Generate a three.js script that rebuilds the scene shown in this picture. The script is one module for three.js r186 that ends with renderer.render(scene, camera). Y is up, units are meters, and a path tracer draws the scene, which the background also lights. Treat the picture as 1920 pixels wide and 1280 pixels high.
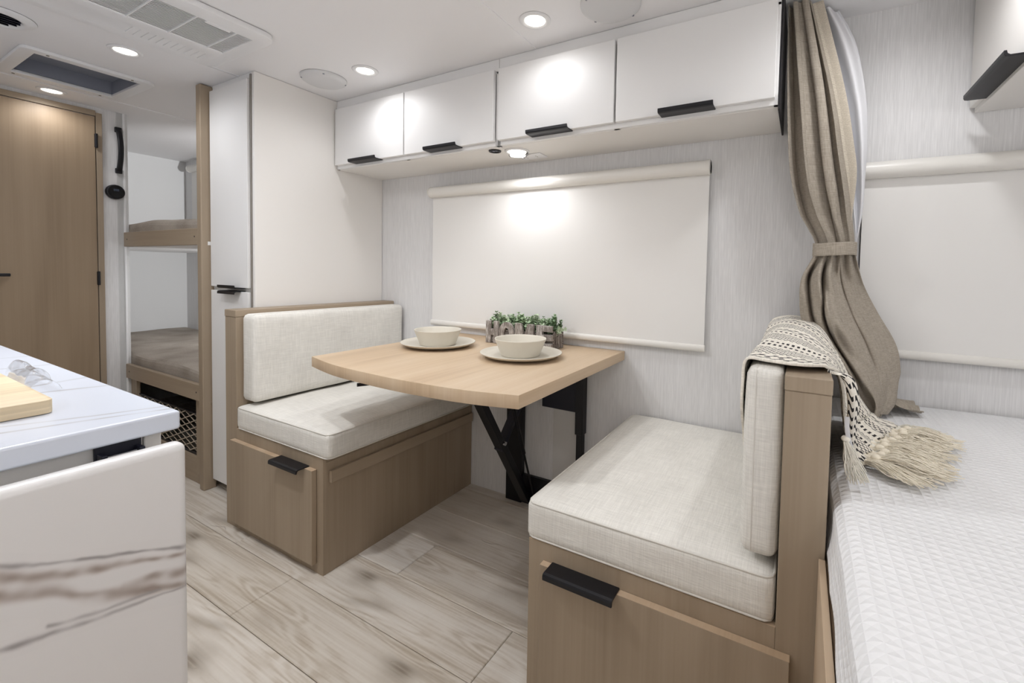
import * as THREE from 'three';
import { RoundedBoxGeometry } from 'three/addons/geometries/RoundedBoxGeometry.js';
import { mergeGeometries, toCreasedNormals } from 'three/addons/utils/BufferGeometryUtils.js';

// ---------------------------------------------------------------- camera, light, exposure
const scene = new THREE.Scene();
scene.name = 'scene';
const camera = new THREE.PerspectiveCamera(2 * Math.atan(640 / 835.257) * 180 / Math.PI, 1.5, 0.05, 30);
camera.name = 'camera';
camera.matrix.makeBasis(new THREE.Vector3(0.87213438, 0.02003086, -0.4888562), new THREE.Vector3(-0.03673611, 0.99902209, -0.02460346), new THREE.Vector3(0.48788531, 0.0394162, 0.87201737));
camera.quaternion.setFromRotationMatrix(camera.matrix);
camera.position.set(2.1766, 1.1278, 1.8172);
camera.setViewOffset(1920, 1280, -75.29, 98.58, 1920, 1280);
camera.updateMatrixWorld();
scene.add(camera);
scene.background = new THREE.Color(0x05070b);          // night outside: the room lives on its own lamps
const renderer = new THREE.WebGLRenderer({ antialias: true });
renderer.toneMapping = THREE.LinearToneMapping;
renderer.toneMappingExposure = 1.8;
renderer.shadowMap.enabled = true;
const LAMP_CD = 0.62;                                   // candela of one ceiling downlight
const LAMP_COLOR = new THREE.Color(0.965, 0.975, 1);
const COOL_COLOR = new THREE.Color(0.72, 0.86, 1);

// ---------------------------------------------------------------- helpers
let seed = 12345;
function rnd() { seed = (seed + 0x6d2b79f5) | 0; let t = Math.imul(seed ^ (seed >>> 15), 1 | seed); t = (t + Math.imul(t ^ (t >>> 7), 61 | t)) ^ t; return ((t ^ (t >>> 14)) >>> 0) / 4294967296; }
const rr = (a, b) => a + (b - a) * rnd();
const clamp = (x, a = 0, b = 1) => Math.min(b, Math.max(a, x));
const lerp = (a, b, t) => a + (b - a) * t;
const sm = (a, b, x) => { const t = clamp((x - a) / (b - a)); return t * t * (3 - 2 * t); };
function curve(pts, x) {                                // smooth interpolation through [x, y] pairs
  const n = pts.length;
  if (x <= pts[0][0]) return pts[0][1];
  if (x >= pts[n - 1][0]) return pts[n - 1][1];
  let i = 0; while (x > pts[i + 1][0]) i++;
  const [x0, y0] = pts[i], [x1, y1] = pts[i + 1], h = x1 - x0, t = (x - x0) / h;
  const s = (k) => k <= 0 || k >= n - 1 ? (k <= 0 ? (pts[1][1] - pts[0][1]) / (pts[1][0] - pts[0][0]) : (pts[n - 1][1] - pts[n - 2][1]) / (pts[n - 1][0] - pts[n - 2][0])) : (pts[k + 1][1] - pts[k - 1][1]) / (pts[k + 1][0] - pts[k - 1][0]);
  const t2 = t * t, t3 = t2 * t;
  return (2 * t3 - 3 * t2 + 1) * y0 + (t3 - 2 * t2 + t) * h * s(i) + (-2 * t3 + 3 * t2) * y1 + (t3 - t2) * h * s(i + 1);
}
const used = new Map();
function numbered(n) { const k = used.get(n) || 0; used.set(n, k + 1); return k ? n + '_' + String(k).padStart(3, '0') : n; }
function tag(o, label, category, group) { o.userData.label = label; o.userData.category = category; if (group) o.userData.group = group; return o; }
function thing(name, label, category, base, group) {
  const o = new THREE.Group(); o.name = numbered(name); o.position.set(...base); scene.add(o);
  return tag(o, label, category, group);
}
function structure(name) { const o = new THREE.Group(); o.name = name; o.userData.kind = 'structure'; scene.add(o); return o; }
function shade(m) { m.castShadow = true; m.receiveShadow = true; return m; }
// geometry is written in room coordinates; a part takes it relative to its thing
function part(name, geo, mat, parent, label) {
  const g = Array.isArray(geo) ? join(geo) : geo, w = new THREE.Vector3();
  for (let p = parent; p && p !== scene; p = p.parent) w.add(p.position);
  g.translate(-w.x, -w.y, -w.z);
  const m = shade(new THREE.Mesh(g, mat)); m.name = name; parent.add(m);
  if (label) m.userData.label = label;
  return m;
}
function local(name, geo, mat, parent, label) {
  const m = shade(new THREE.Mesh(Array.isArray(geo) ? join(geo) : geo, mat)); m.name = name; parent.add(m);
  if (label) m.userData.label = label;
  return m;
}
function single(name, geo, mat, label, category, group) {
  const g = Array.isArray(geo) ? join(geo) : geo; g.computeBoundingBox();
  const b = g.boundingBox, c = [(b.min.x + b.max.x) / 2, b.min.y, (b.min.z + b.max.z) / 2];
  g.translate(-c[0], -c[1], -c[2]);
  const m = shade(new THREE.Mesh(g, mat)); m.name = numbered(name); m.position.set(...c); scene.add(m);
  return tag(m, label, category, group);
}
function join(list) {
  return mergeGeometries(list.map((g) => {
    const q = g.index ? g.toNonIndexed() : g;
    for (const k of Object.keys(q.attributes)) if (!['position', 'normal', 'uv'].includes(k)) q.deleteAttribute(k);
    if (!q.attributes.uv) q.setAttribute('uv', new THREE.BufferAttribute(new Float32Array(q.attributes.position.count * 2), 2));
    return q;
  }));
}
// uv in metres; v runs along the grain axis
function grain(g0, axis = 'y', ou = rr(0, 3), ov = rr(0, 3)) {
  const g = g0.index ? g0.toNonIndexed() : g0, p = g.attributes.position, n = p.count, uv = new Float32Array(n * 2);
  const A = new THREE.Vector3(), B = new THREE.Vector3(), C = new THREE.Vector3();
  for (let i = 0; i < n; i += 3) {
    A.fromBufferAttribute(p, i); B.fromBufferAttribute(p, i + 1); C.fromBufferAttribute(p, i + 2);
    B.sub(A); C.sub(A); B.cross(C);
    const nx = Math.abs(B.x), ny = Math.abs(B.y), nz = Math.abs(B.z), f = nx >= ny && nx >= nz ? 'x' : ny >= nz ? 'y' : 'z';
    const ax = ['x', 'y', 'z'].filter((k) => k !== f);
    const v = ax.includes(axis) ? axis : ax[1], u = ax.find((k) => k !== v);
    for (let k = i; k < i + 3; k++) {
      const q = { x: p.getX(k), y: p.getY(k), z: p.getZ(k) };
      uv[2 * k] = q[u] + ou + (f === 'x' ? 0.37 : 0); uv[2 * k + 1] = q[v] + ov;
    }
  }
  g.setAttribute('uv', new THREE.BufferAttribute(uv, 2));
  return g;
}
function box(x0, x1, y0, y1, z0, z1, r = 0.002, axis = 'y', seg = 2) {
  const w = x1 - x0, h = y1 - y0, d = z1 - z0, rad = Math.min(r, w / 2.01, h / 2.01, d / 2.01);
  const g = r > 0 ? new RoundedBoxGeometry(w, h, d, seg, rad) : new THREE.BoxGeometry(w, h, d);
  g.translate((x0 + x1) / 2, (y0 + y1) / 2, (z0 + z1) / 2);
  return grain(g, axis);
}
function cyl(r, h, at, axis = 'y', seg = 32, r2 = r) {
  const g = new THREE.CylinderGeometry(r, r2, h, seg);
  if (axis === 'x') g.rotateZ(Math.PI / 2); if (axis === 'z') g.rotateX(Math.PI / 2);
  return g.translate(...at);
}
function bar(a, b, w, d, mx = 0.002) {                  // rectangular bar between two points
  const A = new THREE.Vector3(...a), B = new THREE.Vector3(...b), L = A.distanceTo(B);
  const g = new RoundedBoxGeometry(w, L, d, 1, mx);
  g.applyQuaternion(new THREE.Quaternion().setFromUnitVectors(new THREE.Vector3(0, 1, 0), B.clone().sub(A).normalize()));
  return g.translate((a[0] + b[0]) / 2, (a[1] + b[1]) / 2, (a[2] + b[2]) / 2);
}
function rod(a, b, r, seg = 12) {
  const A = new THREE.Vector3(...a), B = new THREE.Vector3(...b), L = A.distanceTo(B), g = new THREE.CylinderGeometry(r, r, L, seg);
  g.applyQuaternion(new THREE.Quaternion().setFromUnitVectors(new THREE.Vector3(0, 1, 0), B.clone().sub(A).normalize()));
  return g.translate((a[0] + b[0]) / 2, (a[1] + b[1]) / 2, (a[2] + b[2]) / 2);
}
function tube(pts, r, seg = 24, rad = 6, closed = false) { return new THREE.TubeGeometry(new THREE.CatmullRomCurve3(pts.map((p) => new THREE.Vector3(...p)), closed), seg, r, rad, closed); }
function lathe(pts, seg = 48) { return new THREE.LatheGeometry(pts.map((p) => new THREE.Vector2(...p)), seg); }
// a sheet with thickness from f(u, v) -> [x, y, z]
function sheet(f, nu, nv, th, uvf = (u, v) => [u, v]) {
  const P = [], N = [], e = 1e-3;
  for (let j = 0; j <= nv; j++) for (let i = 0; i <= nu; i++) {
    const u = i / nu, v = j / nv, p = f(u, v);
    const a = f(Math.min(1, u + e), v), b = f(Math.max(0, u - e), v), c = f(u, Math.min(1, v + e)), d = f(u, Math.max(0, v - e));
    const n = new THREE.Vector3(a[0] - b[0], a[1] - b[1], a[2] - b[2]).cross(new THREE.Vector3(c[0] - d[0], c[1] - d[1], c[2] - d[2])).normalize();
    P.push(p); N.push([n.x, n.y, n.z]);
  }
  const W = nu + 1, pos = [], uv = [], idx = [], K = P.length;
  for (const s of [0.5, -0.5]) for (let k = 0; k < K; k++) { pos.push(P[k][0] + N[k][0] * th * s, P[k][1] + N[k][1] * th * s, P[k][2] + N[k][2] * th * s); uv.push(...uvf((k % W) / nu, Math.floor(k / W) / nv)); }
  for (let j = 0; j < nv; j++) for (let i = 0; i < nu; i++) {
    const a = j * W + i, b = a + 1, c = a + W, d = c + 1;
    idx.push(a, b, d, a, d, c, K + a, K + d, K + b, K + a, K + c, K + d);
  }
  const edge = (a, b) => idx.push(a, K + a, K + b, a, K + b, b);
  for (let i = 0; i < nu; i++) { edge(i, i + 1); edge(nv * W + i + 1, nv * W + i); }
  for (let j = 0; j < nv; j++) { edge((j + 1) * W, j * W); edge(j * W + nu, (j + 1) * W + nu); }
  const g = new THREE.BufferGeometry();
  g.setAttribute('position', new THREE.Float32BufferAttribute(pos, 3)); g.setAttribute('uv', new THREE.Float32BufferAttribute(uv, 2)); g.setIndex(idx); g.computeVertexNormals();
  return g;
}

// ---------------------------------------------------------------- noise and textures
const perm = new Uint16Array(2048);
{ for (let i = 0; i < 1024; i++) perm[i] = i; for (let i = 1023; i > 0; i--) { const j = Math.floor(rnd() * (i + 1)); [perm[i], perm[j]] = [perm[j], perm[i]]; } for (let i = 0; i < 1024; i++) perm[1024 + i] = perm[i]; }
function pn(x, y, px, py, s = 0) {                      // value noise, periodic px by py
  const xi = Math.floor(x), yi = Math.floor(y), fx = x - xi, fy = y - yi;
  const x0 = ((xi % px) + px) % px, x1 = (x0 + 1) % px, y0 = ((yi % py) + py) % py, y1 = (y0 + 1) % py;
  const h = (a, b) => perm[(perm[(a + s * 131) & 1023] + b * 7 + s) & 1023] / 1023;
  const u = fx * fx * (3 - 2 * fx), v = fy * fy * (3 - 2 * fy);
  const a = h(x0, y0), b = h(x1, y0), c = h(x0, y1), d = h(x1, y1);
  return a + (b - a) * u + (c - a + (a - b - c + d) * u) * v;
}
function fbm(u, v, fx, fy, oct, s = 0) { let t = 0, a = 0.5, n = 0; for (let o = 0; o < oct; o++) { const k = 1 << o; t += a * pn(u * fx * k, v * fy * k, fx * k, fy * k, s + o * 17); n += a; a *= 0.5; } return t / n; }
function texture(w, h, mw, mh, f, color = true, wrap = THREE.RepeatWrapping) {
  const d = new Uint8Array(w * h * 4);
  for (let j = 0; j < h; j++) for (let i = 0; i < w; i++) {
    const c = f((i + 0.5) / w, (j + 0.5) / h), k = 4 * (j * w + i);
    if (typeof c === 'number') d[k] = d[k + 1] = d[k + 2] = clamp(c) * 255; else { d[k] = clamp(c[0], 0, 255); d[k + 1] = clamp(c[1], 0, 255); d[k + 2] = clamp(c[2], 0, 255); }
    d[k + 3] = 255;
  }
  const t = new THREE.DataTexture(d, w, h);
  t.wrapS = t.wrapT = wrap; t.magFilter = t.minFilter = THREE.LinearFilter;
  if (color) t.colorSpace = THREE.SRGBColorSpace;
  t.repeat.set(1 / mw, 1 / mh); t.needsUpdate = true;
  return t;
}
const mix3 = (a, b, t) => [lerp(a[0], b[0], t), lerp(a[1], b[1], t), lerp(a[2], b[2], t)];
function woodTexture(base, dark, light, s, amt = 1, rings = 7) {
  return texture(768, 1024, 0.9, 1.5, (u, v) => {
    const warp = fbm(u, v, 3, 1, 3, s), tone = fbm(u, v, 9, 2, 3, s + 3);
    const ring = 0.5 + 0.5 * Math.sin(6.2832 * (rings * u + 2.6 * warp + 0.35 * fbm(u, v, 12, 3, 2, s + 5)));
    const fine = pn(u * 260, v * 7, 260, 7, s + 7), mid = pn(u * 70, v * 3, 70, 3, s + 9), pore = pn(u * 420, v * 34, 420, 34, s + 11);
    let k = 0.5 * (tone - 0.5) + 0.13 * (ring - 0.5) + 0.16 * (mid - 0.5) + 0.15 * (fine - 0.5) - 0.2 * Math.max(0, pore - 0.8);
    k *= 2.1 * amt;
    return k < 0 ? mix3(base, dark, Math.min(1, -k)) : mix3(base, light, Math.min(1, k));
  });
}
const T = {};
T.laminate = woodTexture([164, 147, 126], [132, 115, 96], [183, 167, 147], 1, 0.6, 4);
T.table = woodTexture([204, 179, 149], [168, 140, 110], [222, 203, 178], 21, 0.85, 3);
T.floor = [0, 1, 2, 3].map((s) => {
  const knots = [[0.3, 0.2 + 0.1 * s, 0.5], [0.65, 0.72 - 0.12 * s, s % 2 ? 0.35 : 0.9], [0.2, 0.9, 0.25]];
  const cracks = [0].map((k) => [((s * 3 + k) * 0.37) % 0.8 + 0.1, ((s * 2 + k) * 0.29 + 0.1) % 0.8, 0.09]);
  return texture(256, 1024, 0.2065, 1.22, (u, v) => {
    const c = fbm(u, v, 2, 2, 3, 40 + s), lines = Math.sin(6.2832 * (c * 9 + u * 3)), tone = fbm(u, v, 3, 2, 3, 60 + s);
    const fine = pn(u * 60, v * 12, 60, 12, 70 + s), saw = pn(u * 24, v * 160, 24, 160, 75 + s), str = pn(u * 22, v * 3, 22, 3, 77 + s);
    let k = 0.5 * (tone - 0.46) + 0.15 * lines * sm(0.35, 0.7, c) + 0.26 * (fine - 0.5) + 0.22 * (str - 0.5) + 0.05 * (saw - 0.5);
    let dk = 0;
    for (const [ku, kv, a] of knots) { const du = (u - ku) * 3.2 + 0.5 * (pn(u * 8, v * 8, 8, 8, 5) - 0.5), dv = (v - kv) * 9 + 0.9 * (pn(u * 6, v * 10, 6, 10, 6) - 0.5), q = du * du + dv * dv; dk = Math.max(dk, a * Math.exp(-q * 4.5) * (0.55 + 0.7 * fine)); }
    for (const [cu, cv, len] of cracks) { const t = (v - cv) / len, off = cu + 0.05 * Math.sin(t * 5) + 0.03 * (pn(v * 60, 3, 60, 8, s) - 0.5); if (t > 0 && t < 1) dk = Math.max(dk, 0.8 * Math.exp(-Math.pow((u - off) / 0.008, 2)) * Math.sin(t * 3.1)); }
    const b = [221, 214, 205], d = [184, 171, 154], l = [236, 232, 226];
    let q = k < 0 ? mix3(b, d, Math.min(1, -k * 2.4)) : mix3(b, l, Math.min(1, k * 2.4));
    return mix3(q, [104, 92, 78], clamp(dk * 0.62));
  });
});
T.wallpaper = texture(512, 512, 0.34, 0.34, (u, v) => {
  const a = pn(u * 128, v * 3, 128, 3, 3), b = pn(u * 220, v * 10, 220, 10, 4), c = pn(u * 40, v * 2, 40, 2, 6);
  const k = (a - 0.5) * 9 + (b - 0.5) * 11 + (c - 0.5) * 3; return [227 + k, 226 + k, 226 + k];
});
const weave = (u, v, n, s) => 0.5 * pn(u * n, v * 14, n, 14, s) + 0.5 * pn(u * 14, v * n, 14, n, s + 1);
T.linen = texture(1024, 1024, 0.42, 0.42, (u, v) => { const k = (weave(u, v, 320, 8) - 0.5) * 26 + (pn(u * 6, v * 6, 6, 6, 12) - 0.5) * 6; return [231 + k, 228 + k, 221 + k]; });
T.linenBump = texture(512, 512, 0.21, 0.21, (u, v) => 0.5 + (weave(u, v, 160, 8) - 0.5) * 1.2, false);
T.curtain = texture(512, 512, 0.16, 0.16, (u, v) => { const k = (weave(u, v, 128, 15) - 0.5) * 40 + (0.5 + 0.5 * Math.sin(6.2832 * (40 * u + 40 * Math.abs(((v * 10) % 1) - 0.5)))) * 16 - 8; return [174 + k, 164 + k, 150 + k]; });
T.curtainBump = texture(512, 512, 0.16, 0.16, (u, v) => 0.5 + 0.32 * Math.sin(6.2832 * (40 * u + 40 * Math.abs(((v * 10) % 1) - 0.5))) + 0.25 * (weave(u, v, 128, 16) - 0.5), false);
T.hem = texture(64, 256, 0.02, 0.08, (u, v) => { const st = u < 0.45 && ((v * 16 + (u > 0.22 ? 0.5 : 0)) % 1) < 0.55; const k = (pn(u * 16, v * 60, 16, 60, 18) - 0.5) * 24; return st ? [226 + k, 218 + k, 203 + k] : [200 + k, 190 + k, 174 + k]; });
T.waffle = texture(256, 256, 0.034, 0.034, (u, v) => { const a = Math.abs(((u * 2) % 1) * 2 - 1), b = Math.abs(((v * 2) % 1) * 2 - 1); return Math.pow(Math.max(a, b), 1.3); }, false);
T.suede = texture(512, 512, 0.6, 0.6, (u, v) => { const k = (fbm(u, v, 4, 4, 3, 30) - 0.5) * 52 + (pn(u * 200, v * 200, 200, 200, 31) - 0.5) * 14; return [158 + k, 148 + k, 137 + k]; });
T.bamboo = texture(512, 512, 0.3, 0.3, (u, v) => { const s = Math.floor(u * 10), k = (pn(s, 1, 10, 4, 3) - 0.5) * 26 + (pn(u * 90, v * 3, 90, 3, 4) - 0.5) * 20; return [224 + k, 204 + k, 170 + k]; });
T.whitewash = texture(512, 512, 0.16, 0.16, (u, v) => {
  const streak = pn(u * 130, v * 10, 130, 10, 33), patch = fbm(u, v, 8, 5, 3, 34), fine = pn(u * 256, v * 40, 256, 40, 35);
  const w = sm(0.38, 0.66, 0.5 * streak + 0.3 * patch + 0.2 * fine); return mix3([70, 61, 56], [168, 161, 155], w);
});
T.letter = texture(512, 512, 0.16, 0.16, (u, v) => {
  const streak = pn(u * 110, v * 9, 110, 9, 37), patch = fbm(u, v, 9, 5, 3, 38), fine = pn(u * 256, v * 40, 256, 40, 39);
  return mix3([118, 108, 101], [206, 200, 194], sm(0.3, 0.72, 0.4 * streak + 0.35 * patch + 0.25 * fine));
});
function veins(list, w, h, x0, x1, y0, y1, base, s) {   // list of [points, width, strength, colour]
  return texture(w, h, 1, 1, (u, v) => {
    const wob = (fbm(u, v, 9, 9, 4, s) - 0.5), x = lerp(x0, x1, u), y = lerp(y0, y1, v) + wob * 0.009;
    let c = base;
    for (const [pts, wd, st, col] of list) {
      let best = 1e9, along = 0;
      for (let i = 0; i + 1 < pts.length; i++) {
        const [ax, ay] = pts[i], [bx, by] = pts[i + 1], dx = bx - ax, dy = by - ay, t = clamp(((x - ax) * dx + (y - ay) * dy) / (dx * dx + dy * dy));
        const q = Math.hypot(x - ax - dx * t, y - ay - dy * t); if (q < best) { best = q; along = i + t; }
      }
      if (best > wd * 5) continue;
      const wv = wd * (0.45 + 1.1 * pn(u * 14 + along, v * 14, 64, 64, s + 3));
      c = mix3(c, col, clamp(st * (0.35 + 0.9 * pn(u * 30, v * 30, 30, 30, s + 5)) * Math.exp(-Math.pow(best / wv, 2))));
    }
    return c;
  }, true, THREE.MirroredRepeatWrapping);
}
const VB = [166, 153, 145], VG = [168, 164, 164];
T.leaf = veins([
  [[[1.90, 0.868], [1.696, 0.796], [1.64, 0.771], [1.526, 0.727], [1.5, 0.717]], 0.0022, 0.9, VG],
  [[[1.90, 0.86], [1.696, 0.784], [1.644, 0.757], [1.597, 0.741], [1.559, 0.727], [1.526, 0.718], [1.5, 0.71]], 0.0048, 0.85, VB],
  [[[1.90, 0.83], [1.697, 0.764], [1.674, 0.753], [1.631, 0.725], [1.582, 0.695], [1.526, 0.673], [1.5, 0.665]], 0.0055, 0.95, VB],
  [[[1.595, 0.71], [1.565, 0.706], [1.526, 0.691], [1.5, 0.685]], 0.0042, 0.8, VB],
  [[[1.90, 0.73], [1.698, 0.702], [1.658, 0.696], [1.613, 0.684], [1.565, 0.677], [1.526, 0.671], [1.5, 0.668]], 0.0022, 0.85, VG],
  [[[1.662, 0.706], [1.613, 0.692], [1.559, 0.684]], 0.0018, 0.7, VG],
], 768, 768, 1.5, 1.9, 0.5, 0.9, [236, 234, 233], 51);
T.counter = veins([
  [[[0.62, 1.9], [0.66, 1.563], [0.67, 1.5]], 0.003, 0.5, VG], [[[0.75, 2.1], [0.809, 1.588], [0.83, 1.5]], 0.003, 0.5, VG],
  [[[1.07, 1.7], [1.035, 1.576], [1.021, 1.5]], 0.003, 0.6, VG], [[[1.04, 1.8], [1.105, 1.591], [1.138, 1.5]], 0.0035, 0.65, VG],
  [[[1.13, 2.0], [1.285, 1.669], [1.322, 1.595], [1.36, 1.5]], 0.003, 0.5, VG], [[[1.19, 2.0], [1.318, 1.675], [1.339, 1.61], [1.38, 1.5]], 0.003, 0.55, VG],
  [[[0.3, 1.9], [0.45, 1.6], [0.48, 1.5]], 0.003, 0.5, VG],
], 1024, 768, 0.4, 1.4, 1.5, 2.3, [219, 225, 237], 53);  // blue of the cool reflected light is mixed into the base colour
// woven throw: u along the drape, v across it (metres from the near hem)
const bands = [['plain', 0.012], ['chain', 0.042], ['plain', 0.012], ['dots', 0.065], ['plain', 0.026], ['ladder', 0.026], ['plain', 0.024], ['ladder', 0.022], ['plain', 0.026], ['dots', 0.075], ['plain', 0.02], ['ladder', 0.02], ['plain', 0.024], ['chain', 0.04], ['plain', 0.02], ['dots', 0.06], ['plain', 0.03], ['ladder', 0.024], ['plain', 0.024], ['chain', 0.04], ['plain', 0.02], ['dots', 0.05], ['plain', 0.04]];
const THROW_W = bands.reduce((a, b) => a + b[1], 0);
T.throw = texture(1400, 1500, 0.75, THROW_W, (u, v) => {
  const x = u * 0.75; let y = v * THROW_W, k = 0;
  while (k < bands.length - 1 && y > bands[k][1]) { y -= bands[k][1]; k++; }
  const [kind, w] = bands[k], jit = 0.0012 * (pn(x * 300, v * 200, 225, 200, 61) - 0.5); let ink = 0;
  if (kind === 'chain') { const n = Math.max(1, Math.round(w / 0.021)), yy = ((y / w) * n) % 1, a = ((x + jit) / 0.024 + (Math.floor((y / w) * n) % 2) * 0.5) % 1, z = Math.abs(((a + 0.34 * Math.sin(yy * 6.2832)) % 1 + 1) % 1 - 0.5); ink = z < 0.2 && yy > 0.1 && yy < 0.9 ? 1 : 0; }
  if (kind === 'dots') { const row = Math.floor((y + jit) / 0.0085), a = ((x + jit) / 0.0125 + (row % 2) * 0.5) % 1, b = ((y + jit) / 0.0085) % 1; ink = a < 0.55 && b < 0.6 ? 0.92 : 0; }
  if (kind === 'ladder') { const a = ((x + jit) / 0.0105) % 1; ink = a < 0.5 && y > 0.0015 && y < w - 0.0015 ? 0.95 : 0; }
  const f = (pn(u * 350, v * 60, 350, 60, 62) - 0.5) * 18 + (pn(u * 60, v * 420, 60, 420, 63) - 0.5) * 14;
  return mix3([242 + f, 236 + f, 224 + f], [30, 28, 29], ink);
});

// ---------------------------------------------------------------- materials
const std = (o) => new THREE.MeshStandardMaterial({ roughness: 0.6, ...o });
const M = {
  laminate: std({ map: T.laminate, roughness: 0.5 }),
  edge: std({ map: T.table, color: 0xf2f1f2, roughness: 0.5 }),
  table: std({ map: T.table, roughness: 0.42 }),
  door: std({ map: T.laminate, color: 0xf6efe6, roughness: 0.5 }),
  white: std({ color: 0xf0efee, roughness: 0.5 }),
  cream: std({ color: 0xf0ede9, roughness: 0.5 }),
  creamDark: std({ color: 0xd6d4d1, roughness: 0.55 }),
  ceiling: std({ color: 0xf4f3f4, roughness: 0.55 }),
  plastic: std({ color: 0xefeff0, roughness: 0.4 }),
  speaker: std({ color: 0xdcdcdd, roughness: 0.5 }),
  greyGap: std({ color: 0x8d8780, roughness: 0.6 }),
  wallpaper: std({ map: T.wallpaper, roughness: 0.7 }),
  bunkPanel: std({ color: 0xdcdcdb, roughness: 0.6 }),
  linen: std({ map: T.linen, bumpMap: T.linenBump, bumpScale: 0.0005, roughness: 0.95 }),
  piping: std({ color: 0xdedad2, roughness: 0.9 }),
  curtain: std({ map: T.curtain, bumpMap: T.curtainBump, bumpScale: 0.0007, roughness: 0.95 }),
  hem: std({ map: T.curtain, color: 0xffffff, roughness: 0.95 }),
  lining: std({ color: 0xe9e9ec, roughness: 0.9 }),
  blind: std({ color: 0xedebe8, roughness: 0.8 }),
  blindBar: std({ color: 0xe9e6e0, roughness: 0.35 }),
  black: std({ color: 0x17171c, roughness: 0.42, metalness: 0.25 }),
  blackLow: std({ color: 0x161828, roughness: 0.5 }),
  blackSeal: std({ color: 0x171418, roughness: 0.7 }),
  chrome: std({ color: 0xb9b9bb, roughness: 0.16, metalness: 1 }),
  stoneware: std({ color: 0xd9d3c6, roughness: 0.55 }),
  waffle: std({ color: 0xf6f6f7, bumpMap: T.waffle, bumpScale: 0.0024, roughness: 0.9 }),
  suede: std({ map: T.suede, roughness: 0.95 }),
  bamboo: std({ map: T.bamboo, roughness: 0.5 }),
  whitewash: std({ map: T.whitewash, bumpMap: T.whitewash, bumpScale: 0.0012, roughness: 0.85 }),
  letter: std({ map: T.letter, bumpMap: T.letter, bumpScale: 0.0008, roughness: 0.85 }),
  leafSlab: std({ map: T.leaf, roughness: 0.3 }),
  counter: std({ map: T.counter, roughness: 0.22 }),
  counterEdge: std({ color: 0xe9e7e4, roughness: 0.3 }),
  throw: std({ map: T.throw, roughness: 0.95 }),
  fringe: std({ color: 0xfbf2df, roughness: 0.95 }),
  fringeWhite: std({ color: 0xfbf6ea, roughness: 0.95 }),
  leafGreen: [0x96ad8a, 0xaec29f, 0x76916c, 0xbfceb0].map((c) => std({ color: c, roughness: 0.6 })),
  stem: std({ color: 0x4b5a38, roughness: 0.8 }),
  soil: std({ color: 0x35312a, roughness: 1 }),
  net: std({ color: 0xb7ab99, roughness: 0.9 }),
  grey: std({ color: 0x8a8f9b, roughness: 0.5 }),
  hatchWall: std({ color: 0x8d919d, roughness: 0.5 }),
  darkBack: std({ color: 0x272427, roughness: 0.8 }),
  clear: new THREE.MeshPhysicalMaterial({ color: 0xffffff, roughness: 0.05, transmission: 1, thickness: 0, ior: 1.45 }),
  pane: std({ color: 0x08090c, roughness: 0.08 }),
  lamp: std({ color: 0xffffff, emissive: 0xfff6ea, emissiveIntensity: 3.2, roughness: 0.4 }),
};
M.floor = T.floor.flatMap((t) => [0xffffff, 0xfaf8f5, 0xf4f1ec].map((c) => std({ map: t, color: c, roughness: 0.42 })));

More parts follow.
